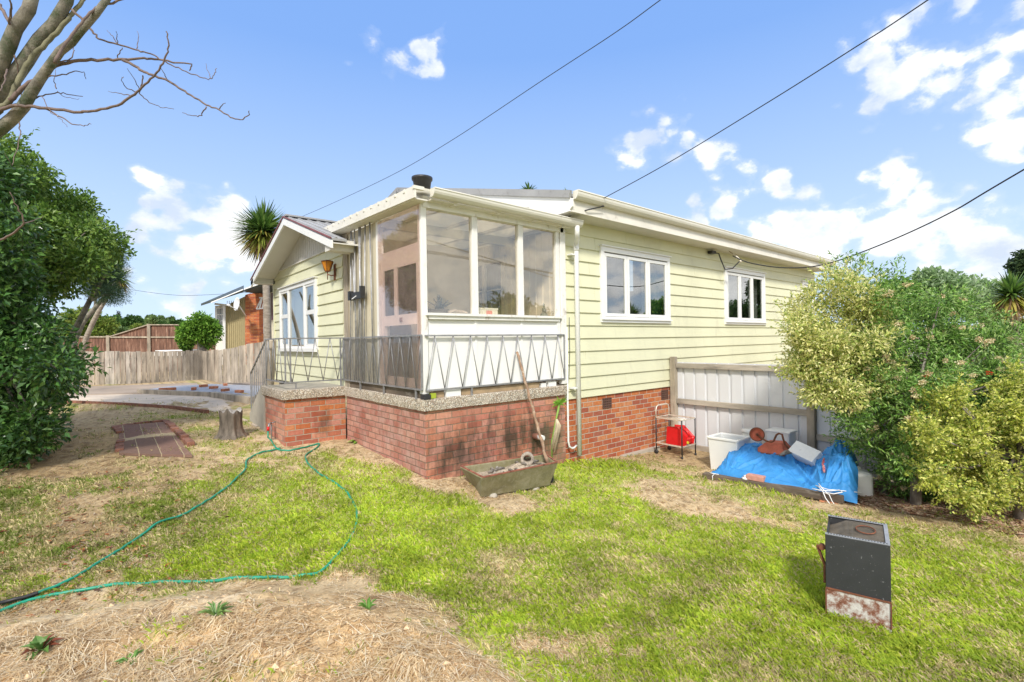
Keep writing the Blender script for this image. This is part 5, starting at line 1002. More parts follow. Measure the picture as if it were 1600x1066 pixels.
# timber beam
zb2_ = -.36; ba = np.array([3.86, -1.50, -.365]); bb = np.array([3.90, -3.30, -.30]); mb = MB(); n = 16; vs = []
mb.bar(ba, bb, .12, .10); tag(build('timber_beam', mb, M['dktimber'], bevel=.012), 'long dark weathered timber beam along the front edge of the tarpaulin', 'beam')
mb = MB(); q = on(1294, 788, 2, -.385); mb.box((q[0]-.02, q[1]-.10, -.42), (q[0]+.09, q[1]+.10, -.352), Matrix.Rotation(.2, 3, 'Z')); tag(build('brick', mb, M['orangebrick'] if 'orangebrick' in M else M['redbrick'], bevel=.006), 'orange brick under the right end of the timber beam', 'brick')
q = (ba+(bb-ba)*.42); mb = MB(); mb.box((q[0]-.045, q[1]-.11, q[2]+.052), (q[0]+.06, q[1]+.12, q[2]+.125), Matrix.Rotation(rad(4), 3, 'Z')); tag(build('brick', mb, M['pinkbrick'], bevel=.008), 'pink brick lying on the timber beam holding the tarpaulin down', 'brick')
q = (ba+(bb-ba)*.345); mb = MB(); mb.lathe((q[0]-.01, q[1], q[2]+.05), [(0,0),(.05,0),(.055,.02),(.02,.035),(.03,.05),(0,.06)], 9); tag(build('rag', mb, M['poly']), 'crumpled white scrap on the beam beside the pink brick', 'rag')
# tarpaulin: a heap draped over what is stacked behind the beam
def tarp_top(s):     # s along -Y from 0 to 1 : ridge height
    pts = [(0,-.33),(.012,-.2),(.05,-.09),(.13,-.01),(.25,.01),(.42,.0),(.6,-.09),(.70,-.10),(.78,.10),(.86,.25),(.95,.20),(1.0,-.1)]
    return float(np.interp(s, [p[0] for p in pts], [p[1] for p in pts]))
def tarp(u, v):
    s = u; y = -1.60+.14*min(1, v*1.5)-(1.84+.14*min(1, v*1.5))*s*(1-.17*v); x = 3.875+1.34*v+.03*math.sin(s*23)*max(0, .3-v)
    top = tarp_top(s); prof = math.sin(min(1, v/.60)*math.pi/2)**.55 if v < .60 else 1-.20*((v-.60)/.40)
    if s < .05: prof *= (.5+.5*s/.05)
    base = -.315 if v < .06 else -.36
    z = base+(top-base)*prof
    w1 = float(fbm(x*1.6, y*1.6, 71, 3))-.5; fold = .05*w1
    for (ty, tx, A_, kk, ll) in ((.13, 3.86, .080, 6.0, .75), (.80, 3.86, .095, 7.0, .95), (.90, 4.35, .07, 5.0, .55), (.45, 4.9, .05, 5.0, .5)):
        dx, dy = x-tx, (s-ty)*2.0; r_ = math.hypot(dx, dy); an = math.atan2(dx+.02, dy)+.5*w1*r_
        q = 1-abs(math.sin(an*kk+1.3*ty*9)); q2 = 1-abs(math.sin(an*kk*2.3+ty*5+2*w1))
        fold += A_*(q**3+.35*q2**3-.25)*min(1, r_/.22)*math.exp(-max(0, r_-.15)/ll)
    q = 1-abs(math.sin((y*2.6+x*.9+1.4*w1)*3.2)); fold += .030*q**5
    q = 1-abs(math.sin((x*5.5-y*1.1+2.2*w1)*1.9)); fold += .026*q**6
    fold += .014*(float(fbm(x*14, y*16, 13, 2))-.5)
    z += fold*(.25+.75*prof)
    return (x, y, max(z, base))
mb = MB(); mb.grid(tarp, 170, 110)
tp_ = build('tarpaulin', mb, None or mat('blue_tarpaulin', (.035,.25,.60), .62, .08, 6, .12, 120, dirt=((.30,.45,.62), .66, .9, 9)), bevel=0); tag(tp_, 'crumpled blue tarpaulin draped over a heap beside the metal fence', 'tarpaulin')
mb = MB(); 
mb.tube([(3.90,-3.02,-.17),(3.83,-3.08,-.20),(3.80,-3.14,-.235),(3.79,-3.22,-.23),(3.83,-3.30,-.20),(3.86,-3.26,-.19),(3.82,-3.16,-.215),(3.79,-3.06,-.22),(3.80,-2.98,-.22)], .006, 5)
mb.tube([(3.85,-3.04,-.20),(3.80,-3.10,-.235),(3.785,-3.13,-.30),(3.775,-3.18,-.36),(3.75,-3.22,-.40)], .006, 5); mb.tube([(3.80,-3.10,-.235),(3.79,-3.17,-.25),(3.785,-3.20,-.32),(3.76,-3.26,-.39)], .005, 5); mb.tube([(3.86,-3.0,-.19),(3.84,-3.14,-.205),(3.9,-3.3,-.2),(4.05,-3.45,-.22)], .005, 5); tag(build('rope', mb, M['poly']), 'frayed white rope tying the tarpaulin to the beam end', 'rope')
mb = MB(); mb.tube([np.array(tarp(.80, .16))+[0,0,.02], np.array(tarp(.785, .3))+[-.0,0,.02], np.array(tarp(.79, .42))+[0,0,.02]], [.014,.02,.012], 6); tag(build('strap', mb, mat('red_white_strap', (.55,.30,.28), .8, .4, 30, dirt=((.6,.03,.05), .5, .55, 40))), 'red and white patterned strap in the tarpaulin fold', 'strap')
mb = MB(); mb.tube([(3.84,-1.68,-.30),(3.77,-1.68,-.32),(3.76,-1.69,-.40)], .005, 5); mb.tube([(3.84,-1.60,-.30),(3.80,-1.66,-.29),(3.84,-1.74,-.30)], .006, 5); tag(build('string', mb, M['poly']), 'thin white string tied round the left gather of the tarpaulin', 'string')
# rusty tray, bent pipe with disc
tx = 4.62; ty_ = lambda px, py: on(px, py, 0, tx)
tray = thing('rusty_tray', 'faded orange metal tray lying upside down on the tarpaulin', 'tray', (tx, -2.15, .02)); mb = MB()
a0, a1, a2, a3 = ty_(1181,701), ty_(1198,690.5), ty_(1222,692), ty_(1233,706)
mb.add([a0+[-.16,0,-.03], a3+[-.16,0,-.03], a3+[.22,0,-.02], a0+[.22,0,-.02], a1+[-.03,0,0], a2+[-.03,0,0], a2+[.14,0,.01], a1+[.14,0,.01]], [(0,1,2,3)[::-1],(4,5,6,7),(0,1,5,4),(1,2,6,5),(2,3,7,6),(3,0,4,7)]); build('tray_body', mb, M['orange'], tray, bevel=.01)
mb = MB(); mb.bar(a0+[-.165,0,-.03], a3+[-.165,0,-.03], .02, .016); build('tray_rim', mb, M['rust'], tray)
ed = thing('rusty_wheel_and_arm', 'rusty disc wheel on a bent pipe arm resting on the orange tray', 'wheel', (tx-.05, -2.0, .2)); dc = on(1182.5, 679, 0, tx-.1); ax_ = np.array([-.9, -.55, .25])
mb = MB(); mb.lathe(dc, [(0,.012),(.03,.012),(.04,.0),(.085,-.012),(.095,.0),(.10,.012),(.092,.018),(.08,.0),(.0,-.02)], 24, axis=ax_); build('disc', mb, M['orange'], ed)
mb = MB(); mb.lathe(dc, [(.094,.004),(.105,.01),(.106,.022),(.094,.024)], 24, axis=ax_); mb.lathe(dc+ax_*.01, [(.018,0),(.018,.03),(0,.032)], 10, axis=ax_); build('disc_rim', mb, M['rust'], ed)
q = lambda px, py: on(px, py, 0, tx-.12); mb = MB(); mb.tube([dc, q(1190,685), q(1197,689), q(1205,691), q(1209,689), q(1213,680), q(1217,677.5), q(1222,679), q(1224,687), q(1227,695), q(1234,703)], .014, 8); build('bent_arm', mb, M['rust'], ed)
mb = MB(); a_, b_ = on(1217,712,0,4.35), on(1240,705,0,4.45); mb.tube([a_, a_*.5+b_*.5+[0,0,.02], b_], [.012,.03,.02], 6); mb.tube([a_*.6+b_*.4, b_+[0,-.1,.03]], [.02,.014], 6); tag(build('broken_branch', mb, M['bark']), 'short broken piece of dark wood next to the white foam box', 'wood')
# foam box, tilted
o = on(1232, 705, 0, 4.42); ux = on(1269, 723, 0, 4.34)-o; uz = on(1246, 689.5, 0, 4.55)-o; uy = on(1285, 707, 0, 4.62)-on(1269, 723, 0, 4.34); nrm = np.cross(ux, uz); nrm /= np.linalg.norm(nrm)
fb = thing('foam_box', 'white polystyrene box lying tilted on top of the tarpaulin', 'box', o); back_ = np.array([.16, -.05, -.16]); mb = MB(); mb.obox(o, ux, uz, back_); build('box_body', mb, M['poly'], fb, bevel=.012)
nn_ = -back_/np.linalg.norm(back_); mb = MB(); mb.obox(o-ux*.01-uz*.01+nn_*.002, ux*1.02, uz*1.02, nn_*.016); build('lid', mb, M['poly'], fb, bevel=.006)
# jerry can at right
jz = float(H0(4.35, -3.42))-.02; jb = thing('water_container', 'squat white plastic water container at the right end of the tarpaulin', 'container', (4.3, -3.4, jz)); j0, j1 = on(1333, 777, 2, jz), on(1375, 781, 2, jz)
w_ = np.linalg.norm(j1-j0); cx_ = (j0+j1)/2+np.r_[.11, .11, 0]; mb = MB(); n = 28; vs = []
for (s_, z_) in [(0,0),(.9,0),(1,.03),(1,.26),(.93,.30),(.5,.325),(0,.33)]:
    for k in range(n):
        a = 2*math.pi*k/n; c_, q_ = math.cos(a), math.sin(a); c2, q2_ = (abs(c_)**.45)*np.sign(c_), (abs(q_)**.45)*np.sign(q_); dx_, dy_ = c2*w_*.5*s_, q2_*.13*s_; ta = math.atan2((j1-j0)[1], (j1-j0)[0]); vs.append((cx_[0]+dx_*math.cos(ta)-dy_*math.sin(ta), cx_[1]+dx_*math.sin(ta)+dy_*math.cos(ta), jz+z_))
mb.add(vs, [(i*n+k, i*n+(k+1) % n, (i+1)*n+(k+1) % n, (i+1)*n+k) for i in range(6) for k in range(n)], True); build('container_body', mb, M['whitepl'], jb)
mb = MB(); mb.lathe((cx_[0]+.02, cx_[1]+.02, jz+.325), [(.045,0),(.045,.035),(0,.037)], 14); build('cap', mb, M['whitepl'], jb)
mb = MB(); mb.tube([(cx_[0]-.10, cx_[1]+.08, jz+.32), (cx_[0]-.08, cx_[1]+.07, jz+.345), (cx_[0]-.04, cx_[1]+.04, jz+.345), (cx_[0]-.02, cx_[1]+.02, jz+.325)], .012, 7); build('handle', mb, M['whitepl'], jb)
# ------------------------------------------------------------------ heater on the lawn
hz0 = float(Hs(.62, -4.45))-.004
FR = Wp(1393.5, 990.5, hz0); FLp = Wp(1291, 963.5, hz0); ex = (FLp-FR); wd_ = np.linalg.norm(ex[:2]); ex = ex/wd_; ex[2] = 0; wd_ = .335
ey = np.array([-ex[1], ex[0], 0]); ey = ey if np.dot(ey, _f) > 0 else -ey; ez_ = np.array([0, 0, 1.0]); dp_ = .40; hh_ = .535
ht_ = thing('gas_heater', 'dark grey metal heater cabinet standing on the lawn with a rusty white base panel', 'heater', FR); HP = lambda a, b, c: FR+ex*a+ey*b+ez_*c
dkm = mat('charcoal_enamel', (.034,.035,.037), .5, .08, 8, .05, 80, dirt=((.30,.30,.30), .63, .72, 60)); rimm = mat('grey_rim', (.30,.31,.33), .45, .1, 12)
def hbox(mb, a0, b0, c0, a1, b1, c1): return mb.obox(HP(a0, b0, c0), ex*(a1-a0), ey*(b1-b0), ez_*(c1-c0))
t = .012; mb = MB(); hbox(mb, 0, .0, .19, wd_, t, hh_); build('front_panel', mb, dkm, ht_, bevel=.004)
mb = MB(); hbox(mb, -.001, t+.001, .02, t, dp_, hh_-.002); build('side_panel', mb, dkm, ht_, bevel=.003)
mb = MB(); hbox(mb, wd_-t, t+.001, .02, wd_+.001, dp_, hh_-.04); build('side_panel', mb, dkm, ht_, bevel=.003)
mb = MB(); hbox(mb, 0, dp_, .02, wd_, dp_+t, hh_); build('back_panel', mb, dkm, ht_, bevel=.003)
mb = MB(); hbox(mb, t, t, .0, wd_-t, dp_, .03); build('base', mb, M['black'], ht_)
mb = MB(); mb.add([HP(0, -.006, .012), HP(wd_*.35, -.006, .0), HP(wd_*.6, -.006, .012), HP(wd_, -.006, -.01), HP(wd_, -.006, .19), HP(0, -.006, .188), HP(0, .008, .012), HP(wd_*.35, .008, .0), HP(wd_*.6, .008, .012), HP(wd_, .008, -.01), HP(wd_, .008, .19), HP(0, .008, .188)], [(0,1,2,3,4,5)[::-1],(6,7,8,9,10,11)]+[(i,(i+1)%6,6+(i+1)%6,6+i) for i in range(6)])
def rustmat():
    m = D.materials.new('rusted_white_enamel'); m.use_nodes = True; t_ = NT(m.node_tree); b = m.node_tree.nodes['Principled BSDF']; g = t_.n('ShaderNodeNewGeometry').outputs['Position']
    n = t_.noise(g, 14, 9, .72); c = t_.ramp(n, [(.32, (.08,.035,.02)), (.41, (.20,.075,.04)), (.46, (.30,.21,.17)), (.52, (.46,.42,.38)), (.60, (.58,.56,.52)), (.70, (.20,.17,.15))])
    m.node_tree.links.new(c, b.inputs['Base Color']); b.inputs['Roughness'].default_value = .8; bn = t_.n('ShaderNodeBump', None, Height=n, Strength=.4, Distance=.004); m.node_tree.links.new(bn.outputs[0], b.inputs['Normal']); return m
build('base_panel', mb, rustmat(), ht_)
mb = MB(); mb.bar(HP(0, -.008, .19), HP(wd_, -.008, .192), .006, .010); mb.bar(HP(.001, -.008, .03), HP(.001, -.008, .19), .006, .012, up=(1,0,0)); mb.bar(HP(wd_-.001, -.008, .02), HP(wd_-.001, -.008, .19), .006, .012, up=(1,0,0)); build('rust_edge', mb, M['rust'], ht_)
def perf(b_in, nm):
    rw = .024; z = hh_; mb = MB(); hbox(mb, 0, b_in, z, wd_, b_in+rw, z+.004); rp = build(nm, mb, rimm, ht_)
    mb = MB(); k = 21
    for i in range(k): a = .012+i*(wd_-.034)/(k-1); hbox(mb, a, b_in+.006, z+.0035, a+.0085, b_in+.018, z+.0047)
    build('rim_holes', mb, M['black'], rp)
perf(0, 'perforated_rim'); perf(dp_-.014, 'perforated_rim')
mb = MB(); hbox(mb, 0, .027, hh_, .022, dp_-.015, hh_+.004); build('top_rim', mb, rimm, ht_)
mb = MB(); nx_ = 44
def gz_(a): return hh_-.006-.055*sst((a-wd_*.62)/(wd_*.38))
for i in range(nx_): a = .024+i*(wd_-.03)/nx_; mb.bar(HP(a, .027, float(gz_(a))), HP(a, dp_-.016, float(gz_(a))), .0028, .003)
for j in range(40):
    b = .03+j*(dp_-.05)/40; 
    for k in range(6): a, a2 = .024+k*(wd_-.03)/6, .024+(k+1)*(wd_-.03)/6; mb.bar(HP(a, b, float(gz_(a))+.001), HP(a2, b, float(gz_(a2))+.001), .0028, .003)
build('mesh_grille', mb, mat('heat_stained_mesh', (.20,.17,.13), .6, .2, 10, metal=.4), ht_)
mb = MB(); hbox(mb, .014, .014, hh_-.10, wd_-.014, dp_-.002, hh_-.09); build('inner_tray', mb, M['black'], ht_)
mb = MB(); cc = HP(.12, .20, hh_+.008); mb.tube([cc+(ex*.052*math.cos(k*math.pi/14)+ey*.075*math.sin(k*math.pi/14)) for k in range(29)], .0045, 6, cap=False)
tag(build('rusty_ring', mb, M['rust']), 'small rusty wire ring lying on the grille of the heater', 'ring')
mb = MB(); a_ = wd_+.001; mb.bar(HP(a_, .05, .50-.07), HP(a_+.05, .05, .425), .02, .022); mb.bar(HP(a_+.045, .05, .43), HP(a_+.0, .05, .30), .012, .02, up=(1,0,0)); mb.bar(HP(a_+.006, .05, .31), HP(a_+.006, .05, .20), .012, .02, up=(1,0,0)); mb.tube([HP(a_+.02, .03, .43), HP(a_+.02, .075, .43)], .017, 10); build('bracket', mb, M['rust'], ht_)
# ------------------------------------------------------------------ garden hose
def hosepts(px, lift=.014):
    P_ = [G(*p) for p in px]; out = []
    for i in range(len(P_)-1):
        p0, p1, p2, p3 = P_[max(i-1, 0)], P_[i], P_[i+1], P_[min(i+2, len(P_)-1)]
        for k in range(8):
            t = k/8; q = .5*((2*p1)+(-p0+p2)*t+(2*p0-5*p1+4*p2-p3)*t*t+(-p0+3*p1-3*p2+p3)*t**3); out.append(np.r_[q[:2], float(Hs(q[0], q[1]))+lift])
    out.append(np.r_[P_[-1][:2], float(Hs(*P_[-1][:2]))+lift]); return out
hp = hosepts([(424,690),(430,699),(438,704),(460,704),(485,697),(499,695),(492,702),(478,712),(482,728),(500,742),(525,757),(545,775),(556,797),(557,820),(548,845),(530,868),(508,888),(480,898),(440,901),(400,903),(340,907),(250,911),(180,914),(110,923),(50,936),(0,953),(-80,985)])
hp = [np.array([-1.075, 2.99, .36]), np.array([-1.08, 2.98, .26])]+hp
hsx = thing('garden_hose', 'long green garden hose looping from the tap across the lawn', 'hose', (-1.07, 2.99, .1)); mb = MB(); mb.tube(hp, .0115, 8); 
hp2 = hosepts([(438,702),(415,707),(395,714),(385,722),(384,735),(372,748),(352,765),(325,782),(295,801),(255,817),(222,836),(190,858),(150,882),(115,905),(75,922),(40,935),(0,945),(-80,975)], .022); mb.tube(hp2, .0115, 8); build('hose_tube', mb, M['hose'], hsx)
mb = MB(); mb.tube(hosepts([(60,931),(30,939),(0,946),(-60,965)], .036), .013, 8); tag(build('black_hose', mb, M['cable']), 'short end of black hose beside the green hose at the left edge', 'hose')
# ------------------------------------------------------------------ stump and timber post
sg = G(361, 683); st = thing('tree_stump', 'split grey tree stump with flared roots on the dry lawn by the steps', 'stump', sg); mb = MB(); n = 40; vs = []; lv = [(-.1,1.7),(.0,1.45),(.06,1.12),(.14,.98),(.24,.93),(.34,.95),(.40,.97),(.42,.90)]; ra = .155
for (z_, k) in lv:
    for i in range(n):
        a = 2*math.pi*i/n; r = ra*k*(1+.12*math.sin(a*3+1)+.07*math.sin(a*7)+.05*math.sin(a*13+2)*(1 if z_ > .0 else 2)); ca = math.cos(a-(-2.3)); r *= 1-.38*max(0, ca)**10*(1 if z_ > .02 else .6); vs.append((sg[0]+r*math.cos(a), sg[1]+r*math.sin(a), sg[2]+z_+(.03*math.sin(a*5)+.02*math.sin(a*2) if z_ > .3 else 0)))
mb.add(vs, [(i*n+k, i*n+(k+1) % n, (i+1)*n+(k+1) % n, (i+1)*n+k) for i in range(len(lv)-1) for k in range(n)], True); build('stump_bark', mb, mat('stump_bark', (.20,.165,.13), .95, .35, 9, 1.0, 30, dirt=((.40,.28,.18), .58, .75, 7), stretch=(1,1,.35)), st)
mb = MB(); b0 = len(vs)-n; cap = [vs[b0+k] for k in range(n)]; mb.add(cap+[(sg[0], sg[1], sg[2]+.35)], [(k, (k+1) % n, n) for k in range(n)]); build('cut_top', mb, mat('cut_wood', (.52,.48,.43), .9, .15, 14, .5, 60, dirt=((.25,.2,.15), .5, .7, 12)), st)
q0, q1 = G(416, 671), None; q0[0] -= .0; mb = MB(); q1 = on(425.5, 533, 1, q0[1]-.05); pts = [q0+[0,0,-.1], q0*.6+q1*.4+[.0,0,0], q0*.25+q1*.75+[.015,0,0], q1]; mb.tube(pts, [.075,.07,.068,.066], 9, smooth=False); 
mb.lathe(q1, [(.066,0),(.05,.03),(0,.035)], 9); tag(build('timber_post', mb, M['timber'], bevel=.003), 'rough leaning timber post standing at the left end of the landing', 'post')
# ------------------------------------------------------------------ grey board fence, brown fence, neighbour
fn = thing('board_fence', 'weathered grey vertical board fence across the far end of the garden', 'fence', P(250, 600, 19))
FP = [(-60,16.6,615,548.5),(105,17.9,612,549),(180,18.4,609.5,549.5),(317,20.2,600,548),(342,20.4,599,547.5),(392,20.7,597,537.5),(430,20.9,596,532)]
cols_ = []; V = []
def fp(t):
    k = min(int(t), len(FP)-2); f_ = t-k; a, b = FP[k], FP[k+1]; px = a[0]+(b[0]-a[0])*f_; d = 1/((1-f_)/a[1]+f_/b[1]); return P(px, a[2]+(b[2]-a[2])*f_, d), P(px, a[3]+(b[3]-a[3])*f_, d)
dist = [0]; T = np.linspace(0, len(FP)-1.001, 400); B0 = [fp(t)[0] for t in T]
for i in range(1, 400): dist.append(dist[-1]+np.linalg.norm((B0[i]-B0[i-1])[:2]))
s_ = 0; k = 0; pal = np.array([[.46,.40,.33],[.40,.345,.28],[.52,.46,.39],[.36,.305,.24],[.44,.37,.29]])
fmats = []
for q in range(5):
    c = tuple(pal[q]); fmats.append(mat('grey_board', c, .9, .28, 3, .4, 40, dirt=((.09,.08,.065), .56, .72, 4.5), stretch=(2.2,2.2,.35)))
while s_ < dist[-1]-.2:
    w = random.uniform(.135, .165)*1.0; ta, tb = np.interp([s_+.006, s_+w-.006], dist, T); (a, at_), (b, bt_) = fp(ta), fp(tb); dz = random.uniform(-.025, .03); n_ = np.cross((b-a), [0, 0, 1]); n_ = n_/np.linalg.norm(n_)*.02; off = n_*(random.uniform(0, 1.0) if k % 2 else -.6)
    a = np.r_[a[:2], min(a[2], b[2])-random.uniform(-.02, .03)]; b = np.r_[b[:2], a[2]]; build('board', MB().prism([a+off, b+off, np.r_[(b+off)[:2], bt_[2]+dz], np.r_[(a+off)[:2], at_[2]+dz]], n_), fmats[random.randrange(5)], fn); s_ += w; k += 1
for zf_ in (.25, 1.15):
    mb = MB()
    for i in range(0, 396, 6): a, b = B0[i], B0[i+3]; a2 = np.r_[a[:2], a[2]+zf_]+_f*.06; b2 = np.r_[B0[min(i+6, 399)][:2], B0[min(i+6, 399)][2]+zf_]+_f*.06; mb.bar(a2, b2, .05, .09)
    build('rail', mb, M['timber'], fn)
def flatfence(name, label, pts, zb, m, d, posts, caps=True):
    o = thing(name, label, 'fence', P(pts[0][0], 560, d)); mb = MB(); n = 0
    for (a, b) in zip(pts[:-1], pts[1:]):
        A_, B_ = P(a[0], a[1], d), P(b[0], b[1], d); L = np.linalg.norm((B_-A_)[:2]); k = max(1, int(L/.16))
        for i in range(k):
            p, q = A_+(B_-A_)*(i+.04)/k, A_+(B_-A_)*(i+.96)/k; mb.prism([(p[0], p[1], zb), (q[0], q[1], zb), (q[0], q[1], q[2]), (p[0], p[1], p[2])], tuple(_f*.02+_rt*0))
    build('boards', mb, m, o); mb = MB()
    for (a, b) in zip(pts[:-1], pts[1:]):
        A_, B_ = P(a[0], a[1], d-.03), P(b[0], b[1], d-.03); 
        if caps: mb.bar(A_+[0,0,.03], B_+[0,0,.03], .14, .05)
    build('fence_cap', mb, M['timber'], o); build('rail', MB().bar(P(pts[0][0], 527+0, d-.04), P(pts[-1][0], 527, d-.04), .05, .08), M['timber'], o)
    for px, py in posts: mb = MB(); p = P(px, py, d-.08); mb.box((p[0]-.07, p[1]-.07, zb), (p[0]+.07, p[1]+.07, p[2]+.06)); build('post', mb, M['timber'], o)
    return o
brn = mat('brown_stained_boards', (.20,.10,.065), .85, .3, 5, .3, 40, dirt=((.36,.25,.18), .55, .72, 5), stretch=(2,2,.3))
flatfence('stained_fence', 'tall brown stained fence beyond the grey one with a sloping top', [(60,527),(168,527),(172,527),(232,508.5),(300,508.5),(345,509.5)], .2, brn, 27, [(168,526),(232,508)])
mb = MB(); mb.bar(P(246, 548.5, 24), P(322, 546.5, 24), .3, .06); mb.bar(P(250,553,24), P(318,553,24), .9, .18); mb.bar(P(252,560,24), P(252,562,24.01), .1,.6); tag(build('garden_bench', mb, M['white']), 'white topped low structure just behind the grey fence', 'bench top')
nb = thing('neighbour_house', 'neighbouring house with mustard cladding, brick chimney and dark roof', 'house', P(380, 560, 26)); d = 26.0
def pq(px, py, dd=d): return P(px, py, dd)
def wallq(pts, m, nm, th=.2, dd=d): mb = MB(); mb.prism([P(a, b, dd+0) for a, b in pts], tuple(_f*th)); return build(nm, mb, m, nb)
wallq([(352,478),(383,463),(383,570),(352,570)], M['mustard'], 'wall', 1.5, 26.05)
mb = MB(); 
for i in range(9): mb.bar(pq(355+i*3.2, 470, 26.02), pq(355+i*3.2, 565, 26.02), .025, .02, up=(1,0,0))
build('batten_strips', mb, M['mustard'], nb)
wallq([(404,448),(440,436),(440,570),(404,570)], mat('nb_cream', (.66,.62,.48), .6), 'wall', 1.0, 26.8); wallq([(337,478),(352,477),(352,570),(337,570)], M['cream'], 'wall', .5, 26.6)
ch = wallq([(391,459),(405,458),(405,570),(391,570)], M['brk_nb'], 'chimney', .8, 26.0); wallq([(383,461),(391,458.5),(391,570),(383,570)], brickmat('chimney_side_brick', 1, ORG, (.34,.22,.15), L=.25, Hh=.09), 'chimney', .8, 26.01)
rf_ = MB(); rf_.add([pq(314,478,24.9), pq(381,456.5,24.9), pq(381,453,24.9), pq(314,474.5,24.9), pq(330,470,31), pq(381,446,31)], [(0,1,2,3),(3,2,5,4),(0,4,5,1)]); build('roof', rf_, M['dkroof'], nb)
rf_ = MB(); rf_.prism([pq(381,456,24.9), pq(445,433.5,24.9), pq(445,431,24.9), pq(381,453.5,24.9)], tuple(_f*2.5)); build('roof', rf_, M['dkroof'], nb)
rf_ = MB(); rf_.bar(pq(330,473,24.85), pq(380,452.5,24.85), .05, .05); rf_.bar(pq(382,452,24.85), pq(440,431.5,24.85), .08, .06); build('roof_edge', rf_, M['white'], nb)
mb = MB(); mb.bar(pq(350,477.5,25.9), pq(350,555,25.9), .10, .12, up=(1,0,0)); mb.bar(pq(336,475,25.9), pq(358,477.5,25.9), .1, .1); mb.bar(pq(337,478,25.9), pq(337,530,25.9), .06, .06, up=(1,0,0)); build('corner_pipe', mb, M['white'], nb)
mb = MB(); mb.prism([pq(339,482,26.2), pq(349,481,26.2), pq(349,522,26.2), pq(339,522,26.2)], tuple(_f*.03)); w1 = build('window', mb, mat('dull_glass', (.35,.38,.42), .15), nb); mb = MB()
for i in range(4): mb.bar(pq(339+i*3.3,482,26.15), pq(339+i*3.3,522,26.15), .04, .03, up=(1,0,0))
for i in range(5): mb.bar(pq(339,482+i*10,26.15), pq(349,481.5+i*10,26.15), .03, .04)
build('glazing_bars', mb, M['white'], w1)
mb = MB(); mb.prism([pq(406,465,26.5), pq(415.5,463,26.5), pq(415.5,520,26.5), pq(406,520,26.5)], tuple(_f*.03)); w2 = build('window', mb, mat('dark_glass', (.10,.09,.09), .1), nb); mb = MB()
for px in (406, 411, 415.5): mb.bar(pq(px,464,26.45), pq(px,521,26.45), .09, .05, up=(1,0,0))
for py in (464, 482, 502, 520): mb.bar(pq(405.5,py,26.45), pq(416,py-.3,26.45), .05, .09)
build('window_frame', mb, M['white'], w2); mb = MB()
for (a, b) in [((409,466),(401,483)),((401,483),(411,482)),((405,465.5),(414,465)),((414,465),(410,482)),((409.5,466),(405.5,482))]: mb.bar(pq(a[0],a[1],26.0), pq(b[0],b[1],26.0), .06, .06)
build('open_sash', mb, M['white'], w2)
mb = MB(); mb.prism([pq(424,458,26.5), pq(428,457,26.5), pq(428,500,26.5), pq(424,500,26.5)], tuple(_f*.03)); build('window', mb, mat('maroon_glass', (.10,.03,.06), .2), nb)
sdsh = thing('satellite_dish', 'white satellite dish bracketed to the neighbouring mustard wall', 'satellite dish', pq(372,477,24.6)); cc = pq(372,475.5,24.6); mb = MB(); axd = -_f*.75-_rt*.62+np.r_[0,0,.12]; mb.lathe(cc, [(0,0),(.14,.012),(.26,.045),(.34,.085),(.345,.075),(.26,.03),(.14,0),(0,-.012)], 26, axis=axd); build('reflector', mb, M['dish'], sdsh)
mb = MB(); mb.tube([cc, pq(385,495,25.8)], .03, 6); mb.tube([cc+[0,0,-.3], pq(356,477,24.0)], .025, 6); mb.tube([pq(355,476,24.0), pq(360,478,24.0)], .05, 6); build('arm', mb, M['dish'], sdsh)
# ------------------------------------------------------------------ trees on the left and far behind
CAM_G = [(.04,.11,.022),(.06,.155,.03),(.09,.20,.038),(.13,.25,.055),(.03,.075,.018)]
def e4(px, py): return (px < float(np.interp(py, [230,300,380,450,500,560,620,680,745], [-10,2,44,88,100,98,78,48,0]))) and py > 205 and py < 745
b = P(-40, 745, 6.6); cl = box_clumps(-210, 118, 250, 715, 6.0, 7.6, 150, .27, 11, e4)
tree('camellia_bush', 'tall dense glossy dark green camellia bush at the left edge', 'bush', (b[0], b[1], .1), [(b[0], b[1], -.05), P(-40,600,6.8), P(-40,450,6.9)], [.10,.09,.06], cl, 70000, .09, .50, CAM_G, GL, 'bark', 40, shell=.45, sprig=5); sprays('shoots', cl, 500, .26, .085, .5, CAM_G[1:], GL, D.objects['camellia_bush'], k=9, up=.3)
def e5(px, py): return px < 2+(py-232)/.80 and ((px-40)/128)**2+((py-345)/128)**2 < 1 and py < 462 and px > -120
cl = box_clumps(-120, 165, 215, 446, 8.2, 10.0, 125, .30, 12, e5); b = P(30, 640, 9.0)
tree('evergreen_tree', 'rounded leafy evergreen tree with a dark flat underside behind the camellia', 'tree', (b[0], b[1], .25), [(b[0], b[1], .2), P(35,520,9.0), P(45,420,9.0)], [.10,.09,.07], cl, 66000, .09, .48, [(.12,.22,.035),(.17,.29,.045),(.08,.16,.03),(.22,.33,.06)], LM, 'bark', 40, shell=.45, sprig=5)
sprays('shoots', cl, 420, .34, .085, .48, [(.12,.22,.035),(.17,.29,.045),(.22,.33,.06)], LM, D.objects['evergreen_tree'], k=9, up=.4)
cl = box_clumps(138, 182, 392, 462, 11, 12.2, 26, .27, 13); b = P(92, 600, 11.6)
tree('conifer', 'soft blue green clipped conifer crown beside the rounded evergreen', 'conifer', (b[0], b[1], .3), [(b[0], b[1], .2), P(105,540,11.6), P(150,450,11.6)], [.09,.07,.05], cl, 36000, .05, .16, [(.08,.15,.07),(.11,.19,.09),(.06,.11,.06)], LM2, 'palebark', 12, shell=.3)
